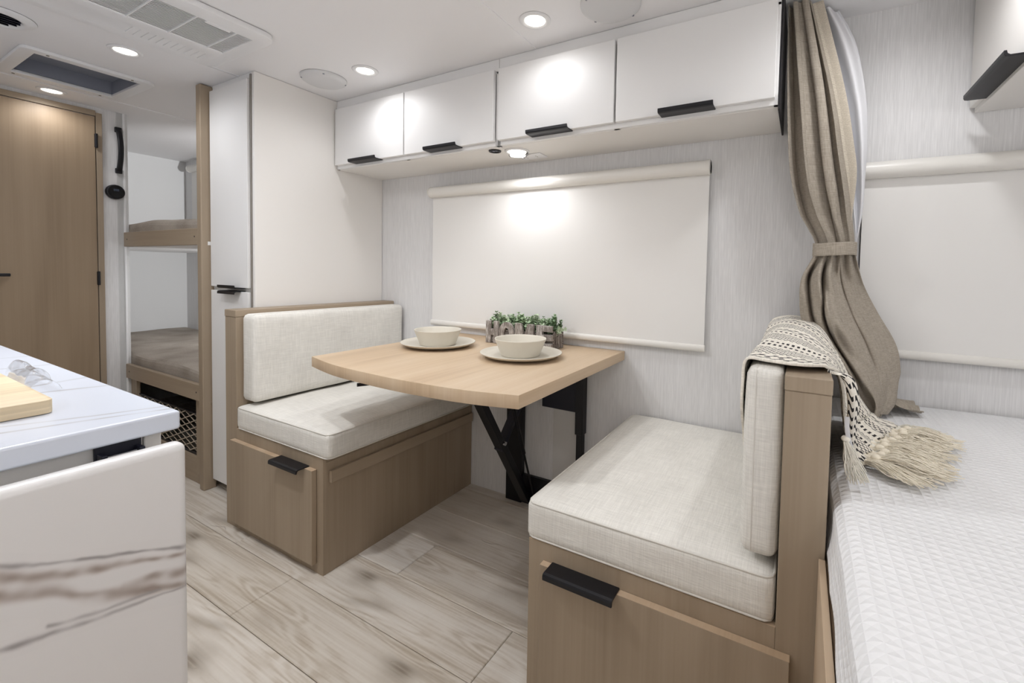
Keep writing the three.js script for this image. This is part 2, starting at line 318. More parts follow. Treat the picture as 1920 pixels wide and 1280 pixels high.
// ---------------------------------------------------------------- the setting
const H = 2.0;
{
  const f = structure('floor');
  part('subfloor', box(-2.51, 3.65, -0.06, -0.008, -0.05, 2.45, 0), M.darkBack, f);
  const PW = 0.2065, PL = 1.22, starts = [0.1, 0.302, 0.207, 0.609, 0.84, 0.05, 0.43, 0.75];
  const plank = (len) => {                               // chamfered board, 18 triangles
    const x = len / 2 - 0.0009, z = PW / 2 - 0.0009, c = 0.0024, h = 0.008, v = [];
    const ring = [[-x, 0, -z], [x, 0, -z], [x, 0, z], [-x, 0, z]], top = ring.map(([a, , b]) => [a - Math.sign(a) * c, h, b - Math.sign(b) * c]), mid = ring.map(([a, , b]) => [a, h - c, b]);
    const quad = (a, b, d, e) => v.push(...a, ...b, ...d, ...a, ...d, ...e);
    quad(top[3], top[2], top[1], top[0]);
    for (let i = 0; i < 4; i++) { const j = (i + 1) % 4; quad(mid[j], mid[i], top[i], top[j]); quad(ring[j], ring[i], mid[i], mid[j]); }
    const g = new THREE.BufferGeometry(); g.setAttribute('position', new THREE.Float32BufferAttribute(v, 3)); g.computeVertexNormals();
    const uv = []; for (let i = 0; i < v.length; i += 3) uv.push(v[i + 2] + PW / 2, v[i] + len / 2);
    g.setAttribute('uv', new THREE.Float32BufferAttribute(uv, 2)); return g;
  };
  const cache = new Map();
  for (let r = 0; r < 12; r++) {
    const z0 = 0.893 + (r - 5) * PW + 0.0; if (z0 > 2.4) break;
    const joint = { 3: 0.912, 4: 0.207, 5: 0.609, 6: 0.1 }[r] ?? starts[r % 8];
    for (let x = joint - 3 * PL; x < 3.6; x += PL) {
      const a = Math.max(x, -2.46), b = Math.min(x + PL, 3.6); if (b - a < 0.05) continue;
      const key = (b - a).toFixed(3); if (!cache.has(key)) cache.set(key, plank(b - a));
      const m = shade(new THREE.Mesh(cache.get(key), M.floor[Math.floor(rnd() * M.floor.length)])); m.name = 'plank';
      m.position.set((a + b) / 2, -0.008, z0 + PW / 2); if (rnd() < 0.5) m.rotation.y = Math.PI; f.add(m);
    }
  }
  const c = structure('ceiling');
  part('panel', [box(-1.10, -0.995, H, H + 0.05, -0.05, 2.45, 0), box(-0.995, -0.625, H, H + 0.05, -0.05, 0.885, 0), box(-0.995, -0.625, H, H + 0.05, 1.24, 2.45, 0), box(-0.625, 0.1, H, H + 0.05, -0.05, 2.45, 0), box(0.337, 3.65, H, H + 0.05, -0.05, 2.45, 0), box(0.1, 0.337, H, H + 0.05, -0.05, 0.871, 0), box(0.1, 0.337, H, H + 0.05, 1.665, 2.45, 0)], M.ceiling, c);
  part('panel', box(-2.51, -1.10, 1.996, H + 0.05, -0.05, 2.45, 0.002), M.ceiling, c);
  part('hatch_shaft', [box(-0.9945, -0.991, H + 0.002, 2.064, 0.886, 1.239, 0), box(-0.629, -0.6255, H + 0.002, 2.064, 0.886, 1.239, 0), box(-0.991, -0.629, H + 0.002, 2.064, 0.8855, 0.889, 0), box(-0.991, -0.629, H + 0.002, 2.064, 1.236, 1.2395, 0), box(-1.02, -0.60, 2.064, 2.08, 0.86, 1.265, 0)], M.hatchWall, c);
  const tr = (n, g, m = M.plastic) => { const o = structure(n); part('strip', g, m, o); };
  tr('trim_1', (() => { const g = new THREE.CylinderGeometry(0.008, 0.008, 2.4, 16, 1, false, 0, 6.2832); g.scale(1, 1, 0.3); g.rotateZ(0); g.rotateX(Math.PI / 2); g.translate(-0.132, H, 1.2); return g; })(), std({ color: 0xe6e6e8, roughness: 0.12 }));
  tr('trim_2', box(1.19, 1.236, H - 0.003, H + 0.001, 0.3, 2.4, 0.001), M.ceiling);
  const wall = (n, g, m = M.wallpaper) => { const o = structure(n); part('panel', g, m, o); return o; };
  wall('wall_back', box(-2.51, 3.65, -0.06, 2.05, -0.05, 0, 0));
  wall('wall_left', box(-2.51, -2.46, -0.06, 2.05, 0, 0.73, 0), M.bunkPanel);
  wall('wall_bunk_side', box(-2.51, -1.32, -0.06, 2.05, 0.73, 0.78, 0), M.bunkPanel);
  wall('wall_bath', box(-1.37, -1.32, -0.06, 2.05, 0.745, 2.45, 0.001));
  wall('wall_right', box(3.6, 3.65, -0.06, 2.05, 0, 2.45, 0));
  wall('wall_front', box(-1.37, 3.65, -0.06, 2.05, 2.4, 2.45, 0), M.cream);
  const cor = structure('trim_3'); part('strip', box(-1.322, -1.314, 0, 1.996, 0.742, 0.752, 0.002), M.plastic, cor);
  // bathroom door
  const d = structure('door_1');
  const cs = part('casing', [box(-1.322, -1.306, 0, 1.965, 0.842, 0.868, 0.002), box(-1.322, -1.306, 1.945, 1.975, 0.868, 1.56, 0.002, 'z'), box(-1.322, -1.306, 0, 1.975, 1.535, 1.565, 0.002)], M.laminate, d);
  part('door_panel', box(-1.32, -1.304, 0.01, 1.94, 0.872, 1.53, 0.002), M.door, d);
  for (const y of [1.77, 1.0, 0.25]) part('hinge', [box(-1.305, -1.298, y, y + 0.075, 0.862, 0.876, 0.002), cyl(0.006, 0.078, [-1.298, y + 0.0375, 0.869])], M.black, d);
  part('door_handle', [cyl(0.026, 0.008, [-1.3, 1.056, 1.46], 'x'), cyl(0.009, 0.05, [-1.28, 1.056, 1.46], 'x'), box(-1.262, -1.25, 1.048, 1.064, 1.2, 1.47, 0.004)], M.black, d);
}

// ---------------------------------------------------------------- lamps
function downlight(x, y, z, label, cd = LAMP_CD, color = LAMP_COLOR, r = 0.042, group) {
  const t = thing('ceiling_downlight', label, 'ceiling light', [x, y, z], group);
  local('trim_ring', lathe([[r - 0.006, -0.002], [r, -0.006], [r + 0.008, -0.006], [r + 0.013, -0.002], [r + 0.013, 0.0], [r - 0.006, 0.0], [r - 0.006, -0.002]]), M.plastic, t);
  local('lens', lathe([[0, -0.0055], [r * 0.6, -0.005], [r - 0.004, -0.002], [r - 0.004, 0], [0, 0]], 32), M.lamp, t);
  const s = new THREE.SpotLight(color, cd, 0, 1.5, 0.55, 2); s.name = 'lamp_light'; s.position.set(0, -0.012, 0); s.shadow.radius = 1.8; s.castShadow = true;
  s.target.name = 'lamp_target'; s.target.position.set(0, -1, 0); s.add(s.target); t.add(s);
  return t;
}
downlight(0.456, H, 0.477, 'round white ceiling downlight right of the speaker beside the tall cabinet', LAMP_CD * 0.42);
downlight(1.333, H, 0.47, 'round white ceiling downlight above the cabinet doors nearest the curtain', LAMP_CD * 0.25);
downlight(-0.288, H, 1.053, 'round white ceiling downlight between the air conditioner grille and the roof hatch', LAMP_CD * 0.62);
downlight(-1.19, 1.996, 1.06, 'round white ceiling downlight just above the wooden bathroom door', LAMP_CD * 0.34);
downlight(2.42, H, 0.5, 'unseen white ceiling downlight over the bed, lights the wall and curtain', LAMP_CD * 0.8);  // out of view, placed to light the bed wall and curtain
downlight(0.62, H, 1.46, 'added fill downlight in the aisle between counter and left bench', LAMP_CD * 2.7);  // fill lamp added to brighten the left bench and floor
downlight(0.95, H, 1.22, 'unseen white ceiling downlight over the aisle in front of the table', LAMP_CD * 1.32);  // out of view above the aisle, lights table, benches and floor
downlight(1.333, H, 1.86, 'unseen white ceiling downlight over the end of the kitchen counter', LAMP_CD * 0.25);  // unseen, lights the counter end
downlight(0.456, H, 1.95, 'unseen white ceiling downlight over the middle of the white kitchen worktop', LAMP_CD * 0.15, COOL_COLOR);  // unseen cool lamp, lights the worktop
downlight(-0.288, H, 1.95, 'unseen white ceiling downlight over the far end of the kitchen counter', LAMP_CD * 0.2, COOL_COLOR);  // unseen cool lamp, lights the far worktop
downlight(2.42, H, 1.95, 'unseen white ceiling downlight over the near corner of the bed', LAMP_CD * 0.25);  // out of view, lights the near end of the bed
// fill lamps added out of view to brighten walls, curtain and bench fronts
function sconce(at, out, cd, label) {
  const t = thing('added_wall_lamp', label, 'fill lamp', at), n = new THREE.Vector3(...out);
  const plate = cyl(0.045, 0.012, [0, 0, 0], 'y', 32); plate.applyQuaternion(new THREE.Quaternion().setFromUnitVectors(new THREE.Vector3(0, 1, 0), n)); plate.translate(n.x * 0.006, 0, n.z * 0.006);
  local('back_plate', plate, M.black, t);
  local('arm', rod([n.x * 0.01, 0, n.z * 0.01], [n.x * 0.075, -0.01, n.z * 0.075], 0.008), M.black, t);
  const g = new THREE.SphereGeometry(0.05, 24, 16); g.translate(n.x * 0.09, 0.03, n.z * 0.09); local('globe', g, M.lamp, t);
  const l = new THREE.PointLight(LAMP_COLOR, cd, 0, 2); l.name = 'lamp_light'; l.position.set(n.x * 0.09, 0.03, n.z * 0.09); l.shadow.radius = 2.4; l.castShadow = true; t.add(l);
}
sconce([1.8, 1.5, 2.4], [0, 0, -1], 0.08, 'added fill globe sconce beside the end of the kitchen counter');
sconce([2.75, 1.45, 2.4], [0, 0, -1], 0.17, 'added fill globe sconce on the near wall over the bed');
sconce([3.6, 1.4, 1.25], [-1, 0, 0], 0.19, 'added fill globe sconce at the head of the bed');
// unseen lights behind the corner post, placed to brighten each bunk interior
for (const [y, where, cd, cone] of [[1.62, 'upper', 2.9, 0.6], [0.93, 'lower', 2.2, 0.72]]) {
  const t = thing('unseen_bunk_light', 'unseen reading light on the head panel, brightens the ' + where + ' bunk', 'lamp', [-0.376, y, 0.14]);
  const a = lathe([[0, 0.03], [0.024, 0.03], [0.03, 0.026], [0.034, 0.004], [0.036, 0], [0, 0]], 32); a.rotateZ(Math.PI / 2); local('housing', a, M.plastic, t);
  const b = lathe([[0, 0.032], [0.022, 0.0315], [0.023, 0.029], [0, 0.029]], 32); b.rotateZ(Math.PI / 2); local('lens', b, M.lamp, t);
  const l = new THREE.SpotLight(LAMP_COLOR, cd, 0, cone, 0.7, 2); l.name = 'lamp_light'; l.position.set(-0.04, 0, 0); l.shadow.radius = 1.4; l.castShadow = true;
  l.target.name = 'lamp_target'; l.target.position.set(-1, 0, 0); l.add(l.target); t.add(l);
}

// ---------------------------------------------------------------- handles and doors
// edge pull: section (d outward, y), run along the door edge
function pull(len, up) {                                 // up = 1: plate on a top edge, lip hangs down; -1: plate under a bottom edge
  const s = new THREE.Shape();
  [[-0.016, 0], [-0.016, 0.003], [0.026, 0.003], [0.032, 0.0015], [0.034, -0.003], [0.034, -0.011], [0.031, -0.011], [0.0295, -0.004], [0.025, -0.0005], [0.004, 0]].forEach(([a, b], i) => (i ? s.lineTo(a, b * up) : s.moveTo(a, b * up)));
  const g = new THREE.ExtrudeGeometry(s, { depth: len - 0.002, bevelEnabled: true, bevelThickness: 0.001, bevelSize: 0.0006, bevelSegments: 1 });
  g.translate(0, 0, -len / 2 + 0.001); g.rotateY(-Math.PI / 2);    // d -> +z, run -> x
  return g;
}
function cabinet(name, label, x0, x1, doors, group) {
  const zc = 0.297, y0 = 1.644, t = thing(name, label, 'cabinet', [(x0 + x1) / 2, y0, 0], group);
  part('carcass', [box(x0, x1, y0 + 0.02, H - 0.001, 0.002, zc - 0.02, 0), box(x0, x1, 1.94, H - 0.001, zc - 0.02, zc, 0.001), box(x0, x1, y0, y0 + 0.03, zc - 0.02, zc, 0.001), box(x0, x0 + 0.012, y0, 1.95, zc - 0.02, zc, 0.001), box(x1 - 0.012, x1, y0, 1.95, zc - 0.02, zc, 0.001), box((doors[0][1] + doors[1][0]) / 2 - 0.01, (doors[0][1] + doors[1][0]) / 2 + 0.01, y0, 1.95, zc - 0.02, zc - 0.006, 0)], M.white, t);
  part('bottom_panel', box(x0, x1, y0 - 0.001, y0 + 0.018, 0.002, zc - 0.018, 0.001, 'x'), M.cream, t);
  for (const [a, b, ha, hb] of doors) {
    const d = part('door', box(a, b, 1.661, 1.951, zc + 0.001, zc + 0.019, 0.002), M.white, t);
    const g = pull(hb - ha, -1); g.translate((ha + hb) / 2, 1.6605, zc + 0.017); part('handle', g, M.black, d, 'black edge pull');
  }
  return t;
}
cabinet('overhead_cabinet', 'white two-door overhead cabinet beside the tall cabinet', 0.002, 1.054, [[0.012, 0.517, 0.158, 0.357], [0.524, 1.041, 0.675, 0.864]]);
const oc = cabinet('overhead_cabinet', 'white two-door overhead cabinet beside the curtain', 1.056, 2.094, [[1.064, 1.571, 1.221, 1.402], [1.579, 2.086, 1.74, 1.915]]);
part('end_panel', box(2.0945, 2.1, 1.632, H - 0.001, 0.002, 0.296, 0.0005), M.blackSeal, oc, 'black end panel');
{
  // swivel lamp, socket and outlet under the overhead cabinets
  const y = 1.643;
  const t = thing('reading_lamp', 'round white lamp with chrome eyeball under the overhead cabinets', 'lamp', [1.085, y, 0.2]);
  local('trim_ring', lathe([[0.04, -0.001], [0.043, -0.006], [0.048, -0.007], [0.054, -0.002], [0.054, 0], [0.04, 0], [0.04, -0.001]]), M.plastic, t);
  local('lens', lathe([[0, -0.009], [0.02, -0.008], [0.041, -0.003], [0.041, 0], [0, 0]], 32), M.lamp, t);
  const e = lathe([[0.048, -0.002], [0.05, -0.012], [0.04, -0.019], [0.034, -0.019], [0.042, -0.010], [0.044, -0.002]], 32); const half = new THREE.LatheGeometry([[0.046, -0.004], [0.049, -0.013], [0.042, -0.02], [0.038, -0.019], [0.044, -0.012], [0.043, -0.004]].map((p) => new THREE.Vector2(...p)), 24, Math.PI * 0.55, Math.PI * 0.9);
  local('eyeball_rim', half, M.chrome, t);
  local('knob', box(-0.004, 0.008, -0.024, -0.012, -0.052, -0.04, 0.003), M.chrome, t);
  const s = new THREE.SpotLight(LAMP_COLOR, 0.23, 0, 1.45, 0.5, 2); s.name = 'lamp_light'; s.position.set(0, -0.026, 0.01); s.shadow.radius = 1.8; s.castShadow = true;
  s.target.name = 'lamp_target'; s.target.position.set(0, -1, 0); s.add(s.target); t.add(s);
  const p = thing('usb_socket', 'small dark round charging socket under the overhead cabinets', 'socket', [1.0, y, 0.245]);
  local('bezel', lathe([[0, -0.001], [0.018, -0.001], [0.02, -0.005], [0.026, -0.005], [0.027, -0.001], [0.027, 0], [0, 0]]), M.black, p);
  local('port', [box(-0.011, -0.002, -0.003, 0, -0.006, 0.006, 0.001), box(0.004, 0.011, -0.003, 0, -0.006, 0.006, 0.001)], M.grey, p);
  const o = thing('power_outlet', 'white rectangular power outlet plate under the overhead cabinets', 'outlet', [1.105, y, 0.105]);
  local('plate', box(-0.058, 0.058, -0.005, 0, -0.036, 0.036, 0.003), M.plastic, o);
  for (const x of [-0.03, 0.02]) for (const z of [-0.01, 0.004]) local('slot', box(x, x + 0.003, -0.0055, -0.003, z, z + 0.008, 0), M.greyGap, o);
}
{
  // tall wardrobe beside the dinette
  const x0 = -0.374, x1 = 0, z1 = 0.702, t = thing('tall_cabinet', 'tall white floor-to-ceiling cabinet with two stacked doors', 'cabinet', [-0.187, 0, 0.35]);
  part('carcass', [box(x0, x1 - 0.018, 0.05, H - 0.001, 0.002, z1 - 0.004, 0)], M.cream, t);
  part('side_panel', box(x1 - 0.018, x1 + 0.001, 0, H - 0.001, 0.002, z1 + 0.004, 0.002), M.cream, t);
  part('top_rail', box(x0, x1 - 0.018, 1.972, H - 0.001, z1 - 0.004, z1 + 0.002, 0.001), M.white, t);
  part('toe_kick', box(x0, x1 - 0.018, 0, 0.05, 0.1, z1 - 0.05, 0), M.greyGap, t);
  part('grey_strip', box(-0.03, -0.019, 0.03, 1.99, z1 - 0.004, z1 + 0.008, 0.001), M.greyGap, t);  // grey strip between the door edge and the side panel
  const du = part('door', box(x0 + 0.003, -0.032, 1.022, 1.968, z1 - 0.002, z1 + 0.018, 0.002), M.white, t, 'upper door');
  const dl = part('door', box(x0 + 0.003, -0.032, 0.052, 1.003, z1 - 0.002, z1 + 0.018, 0.002), M.white, t, 'lower door');
  const a = pull(0.15, -1); a.translate(-0.165, 1.0215, z1 + 0.016); part('handle', a, M.black, du);
  const b = pull(0.15, 1); b.translate(-0.165, 1.0035, z1 + 0.016); part('handle', b, M.black, dl);
}
{
  // overhead cabinet on the bed side: its door looks along the room
  const t = thing('bed_cabinet', 'cream overhead cabinet hanging above the bed at the right edge', 'cabinet', [3.1, 1.63, 0.5]);
  part('carcass', box(2.622, 3.598, 1.65, H - 0.001, 0.002, 1.0, 0.001), M.cream, t);
  part('bottom_panel', box(2.614, 3.598, 1.632, 1.65, 0.002, 1.0, 0.002, 'x'), M.cream, t);
  const d = part('door', box(2.601, 2.62, 1.646, 1.985, 0.006, 0.998, 0.002), M.cream, t);
  const g = pull(0.3, -1); g.scale(1, 1, 1.15); g.rotateY(-Math.PI / 2); g.translate(2.604, 1.6455, 0.25);
  part('handle', g, M.black, d, 'black edge pull');
}

// ---------------------------------------------------------------- blinds and windows
function blind(label, x0, x1, yTop, yBot, win, group) {
  const t = thing('roller_blind', label, 'blind', [(x0 + x1) / 2, yBot, 0.03], group);
  const r = 0.0275;
  part('roller', cyl(r, x1 - x0 - 0.012, [(x0 + x1) / 2, yTop - r, 0.034], 'x', 40), M.blindBar, t);
  for (const x of [x0 + 0.003, x1 - 0.003]) part('end_cap', [cyl(0.029, 0.006, [x, yTop - r, 0.034], 'x', 32), box(x - 0.003, x + 0.003, yTop - 0.05, yTop + 0.001, 0.001, 0.034, 0.001)], M.blindBar, t);
  part('fabric', sheet((u, v) => [lerp(x0 + 0.006, x1 - 0.004, u), lerp(yBot, yTop - 0.03, v), 0.022 + 0.0007 * Math.sin(u * 9 + v * 3)], 40, 10, 0.0012), M.blind, t);
  part('bottom_bar', (() => { const g = cyl(0.0135, x1 - x0 - 0.002, [0, 0, 0], 'x', 24); g.scale(1, 1, 0.6); g.translate((x0 + x1) / 2, yBot, 0.023); return g; })(), M.blindBar, t);
  if (win) {
    const w = structure(win[0]), [a, b, c, d] = win.slice(1);
    part('window_frame', [box(a, b, c, c + 0.03, 0, 0.012, 0.002), box(a, b, d - 0.03, d, 0, 0.012, 0.002), box(a, a + 0.03, c + 0.03, d - 0.03, 0, 0.012, 0.002), box(b - 0.03, b, c + 0.03, d - 0.03, 0, 0.012, 0.002)], M.black, w);
    part('window_pane', box(a + 0.03, b - 0.03, c + 0.03, d - 0.03, 0.001, 0.005, 0), M.pane, w);
  }
}
blind('wide white roller blind pulled down behind the dinette table', 0.42, 1.858, 1.563, 0.839, ['window_1', 0.46, 1.815, 0.87, 1.5]);
blind('white roller blind pulled down beside the curtain above the bed', 2.337, 3.5, 1.503, 0.884, ['window_2', 2.342, 3.45, 0.91, 1.45]);
blind('small white roller blind high up inside the upper bunk', -2.3, -0.75, 1.945, 1.42, ['window_3', -2.24, -0.8, 1.45, 1.89]);

// ---------------------------------------------------------------- dinette
function cushion(x0, x1, y0, y1, z0, z1, r, puff, axis) {
  const w = x1 - x0, h = y1 - y0, d = z1 - z0, n = (l) => Math.max(8, Math.min(44, Math.round(l / 0.02)));
  const g = new THREE.BoxGeometry(w, h, d, n(w), n(h), n(d)), p = g.attributes.position;
  const ph = rr(0, 9);
  for (let i = 0; i < p.count; i++) {
    let x = p.getX(i), y = p.getY(i), z = p.getZ(i);
    const cx = clamp(x, -w / 2 + r, w / 2 - r), cy = clamp(y, -h / 2 + r, h / 2 - r), cz = clamp(z, -d / 2 + r, d / 2 - r);
    const v = new THREE.Vector3(x - cx, y - cy, z - cz), L = v.length();
    if (L > 1e-6) { v.multiplyScalar(r / Math.max(L, r * 0.9999)); x = cx + v.x; y = cy + v.y; z = cz + v.z; }
    const q = (a, s) => 1 - Math.pow(Math.abs((2 * a) / s), 3), wr = 0.0012 * Math.sin(13 * x + 9 * z + 7 * y + ph) + 0.0009 * Math.sin(21 * z - 17 * x + 23 * y);
    if (axis === 'y') y += (y / (h / 2)) * puff * Math.max(0, q(x, w)) * Math.max(0, q(z, d)) * (y > 0 ? 1 : 0.1) + (y > 0 ? wr : 0);
    else x += (x / (w / 2)) * puff * Math.max(0, q(y, h)) * Math.max(0, q(z, d)) + wr;
    p.setXYZ(i, x, y, z);
  }
  g.computeVertexNormals(); const q = toCreasedNormals(g, 1.2); q.translate((x0 + x1) / 2, (y0 + y1) / 2, (z0 + z1) / 2);
  return grain(q, axis === 'y' ? 'z' : 'y');
}
function loop(f0, f1, g0, g1, r, mk) {                   // rounded rectangle loop of points
  const pts = [], n = 5;
  for (const [cx, cz, a] of [[f1 - r, g1 - r, 0], [f0 + r, g1 - r, 1], [f0 + r, g0 + r, 2], [f1 - r, g0 + r, 3]]) for (let k = 0; k <= n; k++) { const t = (a + k / n) * Math.PI / 2; pts.push(mk(cx + r * Math.cos(t), cz + r * Math.sin(t))); }
  const out = []; for (let i = 0; i < pts.length; i++) { const A = pts[i], B = pts[(i + 1) % pts.length], L = Math.hypot(A[0] - B[0], A[1] - B[1], A[2] - B[2]), m = Math.max(1, Math.ceil(L / 0.06)); for (let k = 0; k < m; k++) out.push([lerp(A[0], B[0], k / m), lerp(A[1], B[1], k / m), lerp(A[2], B[2], k / m)]); }
  return out;
}
function seat(label, x0, x1, y0, y1, z0, z1) {
  const t = thing('seat_cushion', label, 'cushion', [(x0 + x1) / 2, y0, (z0 + z1) / 2]);
  const r = 0.017;
  part('cover', cushion(x0, x1, y0, y1, z0, z1, r, 0.016, 'y'), M.linen, t);
  for (const y of [y1 - 0.006, y0 + 0.005]) part('piping', tube(loop(x0 + 0.0035, x1 - 0.0035, z0 + 0.0035, z1 - 0.0035, 0.02, (a, b) => [a, y, b]), 0.0028, 220, 6, true), M.piping, t);
}
function back(label, x0, x1, y0, y1, z0, z1, face) {
  const t = thing('back_cushion', label, 'cushion', [(x0 + x1) / 2, y0, (z0 + z1) / 2]);
  part('cover', cushion(x0, x1, y0, y1, z0, z1, 0.02, 0.008, 'x'), M.linen, t);
  const xs = face > 0 ? x1 - 0.02 : x0 + 0.02;
  part('seam', tube(loop(z0 + 0.0006, z1 - 0.0006, y0 + 0.0006, y1 - 0.0006, 0.02, (a, b) => [xs, b, a]), 0.0014, 220, 5, true), M.piping, t);
}
function bench(label, o) {
  const t = thing('dinette_bench', label, 'bench', [(o.x0 + o.x1) / 2, 0, o.z / 2]);
  const { x0, x1, z, p0, p1 } = o, y = 0.433, b0 = Math.min(x0, p0 === x0 ? p1 : x0), b1 = p0 === x0 ? x1 : p0;
  const a0 = p0 === x0 ? p1 : x0, a1 = p0 === x0 ? x1 : p0;
  part('base', [box(a0 + 0.004, a1 - 0.004, 0, y - 0.02, 0.004, z - 0.018, 0)], M.laminate, t);
  part('side_panel', box(o.open > 0 ? a1 - 0.003 : a0 + 0.0005, o.open > 0 ? a1 - 0.0005 : a0 + 0.003, 0, y - 0.016, 0.002, z - 0.0142, 0.0005), M.laminate, t);
  part('front_frame', box(a0, a1, 0, y - 0.0005, z - 0.014, z, 0.0008, 'y'), M.laminate, t);
  part('edge_band', box(a0, a1, y - 0.0004, y + 0.0004, z - 0.014, z, 0), M.edge, t, 'pale edge band on the front board');
  part('top_board', box(a0, a1, y - 0.015, y, 0.002, z - 0.0145, 0.001, 'x'), M.laminate, t);
  const d = part('door', box(o.d0, o.d1, 0.037, 0.388, z + 0.001, z + 0.02, 0.0015), M.laminate, t);
  part('edge_band', box(o.d0, o.d1, 0.3881, 0.3888, z + 0.001, z + 0.02, 0), M.edge, d, 'pale edge band');
  const g = pull(o.h1 - o.h0, 1); g.translate((o.h0 + o.h1) / 2, 0.3892, z + 0.018); part('handle', g, M.black, d, 'black edge pull');
  part('backrest_panel', box(p0, p1, 0, 0.907, 0.002, z, 0.002), M.laminate, t);
  part('cap', box(p0 - 0.001, p1 + 0.001, 0.907, 0.937, 0.002, z + 0.002, 0.003, 'z'), M.laminate, t);
  if (o.open > 0) part('trim_strip', box(x1 + 0.0005, x1 + 0.014, 0.34, 0.384, 0.012, 0.812, 0.0015, 'z'), M.laminate, t);
  else part('trim_strip', box(x0 - 0.014, x0 - 0.0005, 0.34, 0.384, 0.012, 0.812, 0.0015, 'z'), M.laminate, t);
}
bench('wooden dinette bench against the tall cabinet, backrest on its left', { x0: 0.0145, x1: 0.694, z: 0.835, p0: 0.0145, p1: 0.103, d0: 0.09, d1: 0.658, h0: 0.435, h1: 0.615, open: 1 });
bench('wooden dinette bench beside the bed, backrest on its right', { x0: 1.581, x1: 2.234, z: 0.849, p0: 2.156, p1: 2.234, d0: 1.626, d1: 2.183, h0: 1.652, h1: 1.832, open: -1 });
seat('oatmeal linen seat cushion on the bench against the tall cabinet', 0.106, 0.728, 0.434, 0.531, 0.012, 0.84);
back('oatmeal linen back cushion leaning on the bench against the tall cabinet', 0.105, 0.2, 0.55, 0.922, 0.018, 0.815, 1);
seat('oatmeal linen seat cushion on the bench beside the bed', 1.572, 2.154, 0.434, 0.534, 0.012, 0.853);
back('oatmeal linen back cushion under the striped throw blanket', 2.084, 2.155, 0.552, 0.944, 0.018, 0.832, -1);

// table
{
  const t = thing('dinette_table', 'wooden dinette table with bowed front edge on black folding legs', 'table', [1.06, 0, 0.42]);
  const s = new THREE.Shape(); s.moveTo(0.592, 0.004); s.lineTo(0.592, 0.81);
  for (let i = 1; i <= 24; i++) { const x = lerp(0.592, 1.523, i / 24); s.lineTo(x, curve([[0.592, 0.81], [0.70, 0.838], [0.80, 0.858], [0.99, 0.873], [1.137, 0.876], [1.289, 0.868], [1.40, 0.853], [1.523, 0.822]], x)); }
  s.lineTo(1.523, 0.004); s.closePath();
  const g = new THREE.ExtrudeGeometry(s, { depth: 0.0345, bevelEnabled: true, bevelThickness: 0.002, bevelSize: 0.0015, bevelSegments: 2 });
  g.rotateX(Math.PI / 2); g.translate(0, 0.7905, 0);
  part('tabletop', grain(toCreasedNormals(g, 0.5), 'z', 0.2, 0.4), M.table, t);
  part('column', [box(0.935, 1.025, 0.001, 0.752, 0.001, 0.03, 0.002), box(0.935, 1.18, 0.001, 0.14, 0.001, 0.02, 0.002)], M.black, t);
  part('column', box(1.315, 1.352, 0.4, 0.752, 0.001, 0.045, 0.002), M.black, t);
  part('wall_bracket', [box(1.13, 1.318, 0.492, 0.752, 0.001, 0.022, 0.002)], M.blackLow, t);
  part('leg', [bar([1.06, 0.03, 0.035], [1.06, 0.752, 0.505], 0.045, 0.03)], M.black, t);
  part('strut', [bar([1.055, 0.6, 0.03], [1.055, 0.345, 0.26], 0.04, 0.022)], M.blackLow, t);
  part('gas_spring', [rod([1.10, 0.74, 0.30], [1.105, 0.3, 0.135], 0.009), rod([1.105, 0.33, 0.146], [1.108, 0.08, 0.052], 0.005)], M.black, t);
  part('pivot_bolt', cyl(0.009, 0.05, [1.07, 0.385, 0.265], 'x', 16), M.chrome, t);
  part('release_lever', rod([0.99, 0.742, 0.72], [0.915, 0.742, 0.862], 0.006), M.black, t);
  part('latch', box(1.20, 1.26, 0.72, 0.753, 0.30, 0.36, 0.004), M.black, t);
  part('wall_column', box(1.315, 1.345, 0.1, 0.4, 0.001, 0.03, 0.002), M.black, t);
  const a = thing('access_panel', 'smooth pale access panel on the wall behind the table legs', 'panel', [1.24, 0.06, 0.003]);
  part('sheet', box(1.185, 1.314, 0.06, 0.49, 0.0005, 0.006, 0.001), M.creamDark, a);
}
// dishes
const plateG = lathe([[0, 0.0], [0.085, 0], [0.10, 0.002], [0.14, 0.009], [0.157, 0.018], [0.159, 0.0205], [0.157, 0.0215], [0.154, 0.019], [0.14, 0.0125], [0.10, 0.0065], [0, 0.006]], 72);
const bowlG = lathe([[0, 0], [0.07, 0], [0.075, 0.002], [0.0985, 0.061], [0.1005, 0.065], [0.0995, 0.067], [0.097, 0.066], [0.094, 0.061], [0.072, 0.007], [0.068, 0.005], [0, 0.005]], 72);
for (const [x, z, where] of [[0.806, 0.372, 'on the table nearer the left bench'], [1.236, 0.372, 'on the table in front of the planter box']]) {
  const p = shade(new THREE.Mesh(plateG, M.stoneware)); p.name = numbered('plate'); p.position.set(x, 0.7935, z); scene.add(p); tag(p, 'round beige stoneware plate ' + where, 'plate');
  const b = shade(new THREE.Mesh(bowlG, M.stoneware)); b.name = numbered('bowl'); b.position.set(x - 0.004, 0.7998, z); scene.add(b); tag(b, 'flared beige stoneware bowl standing on the plate ' + (where.includes('left') ? 'nearer the left bench' : 'in front of the planter box'), 'bowl');
}
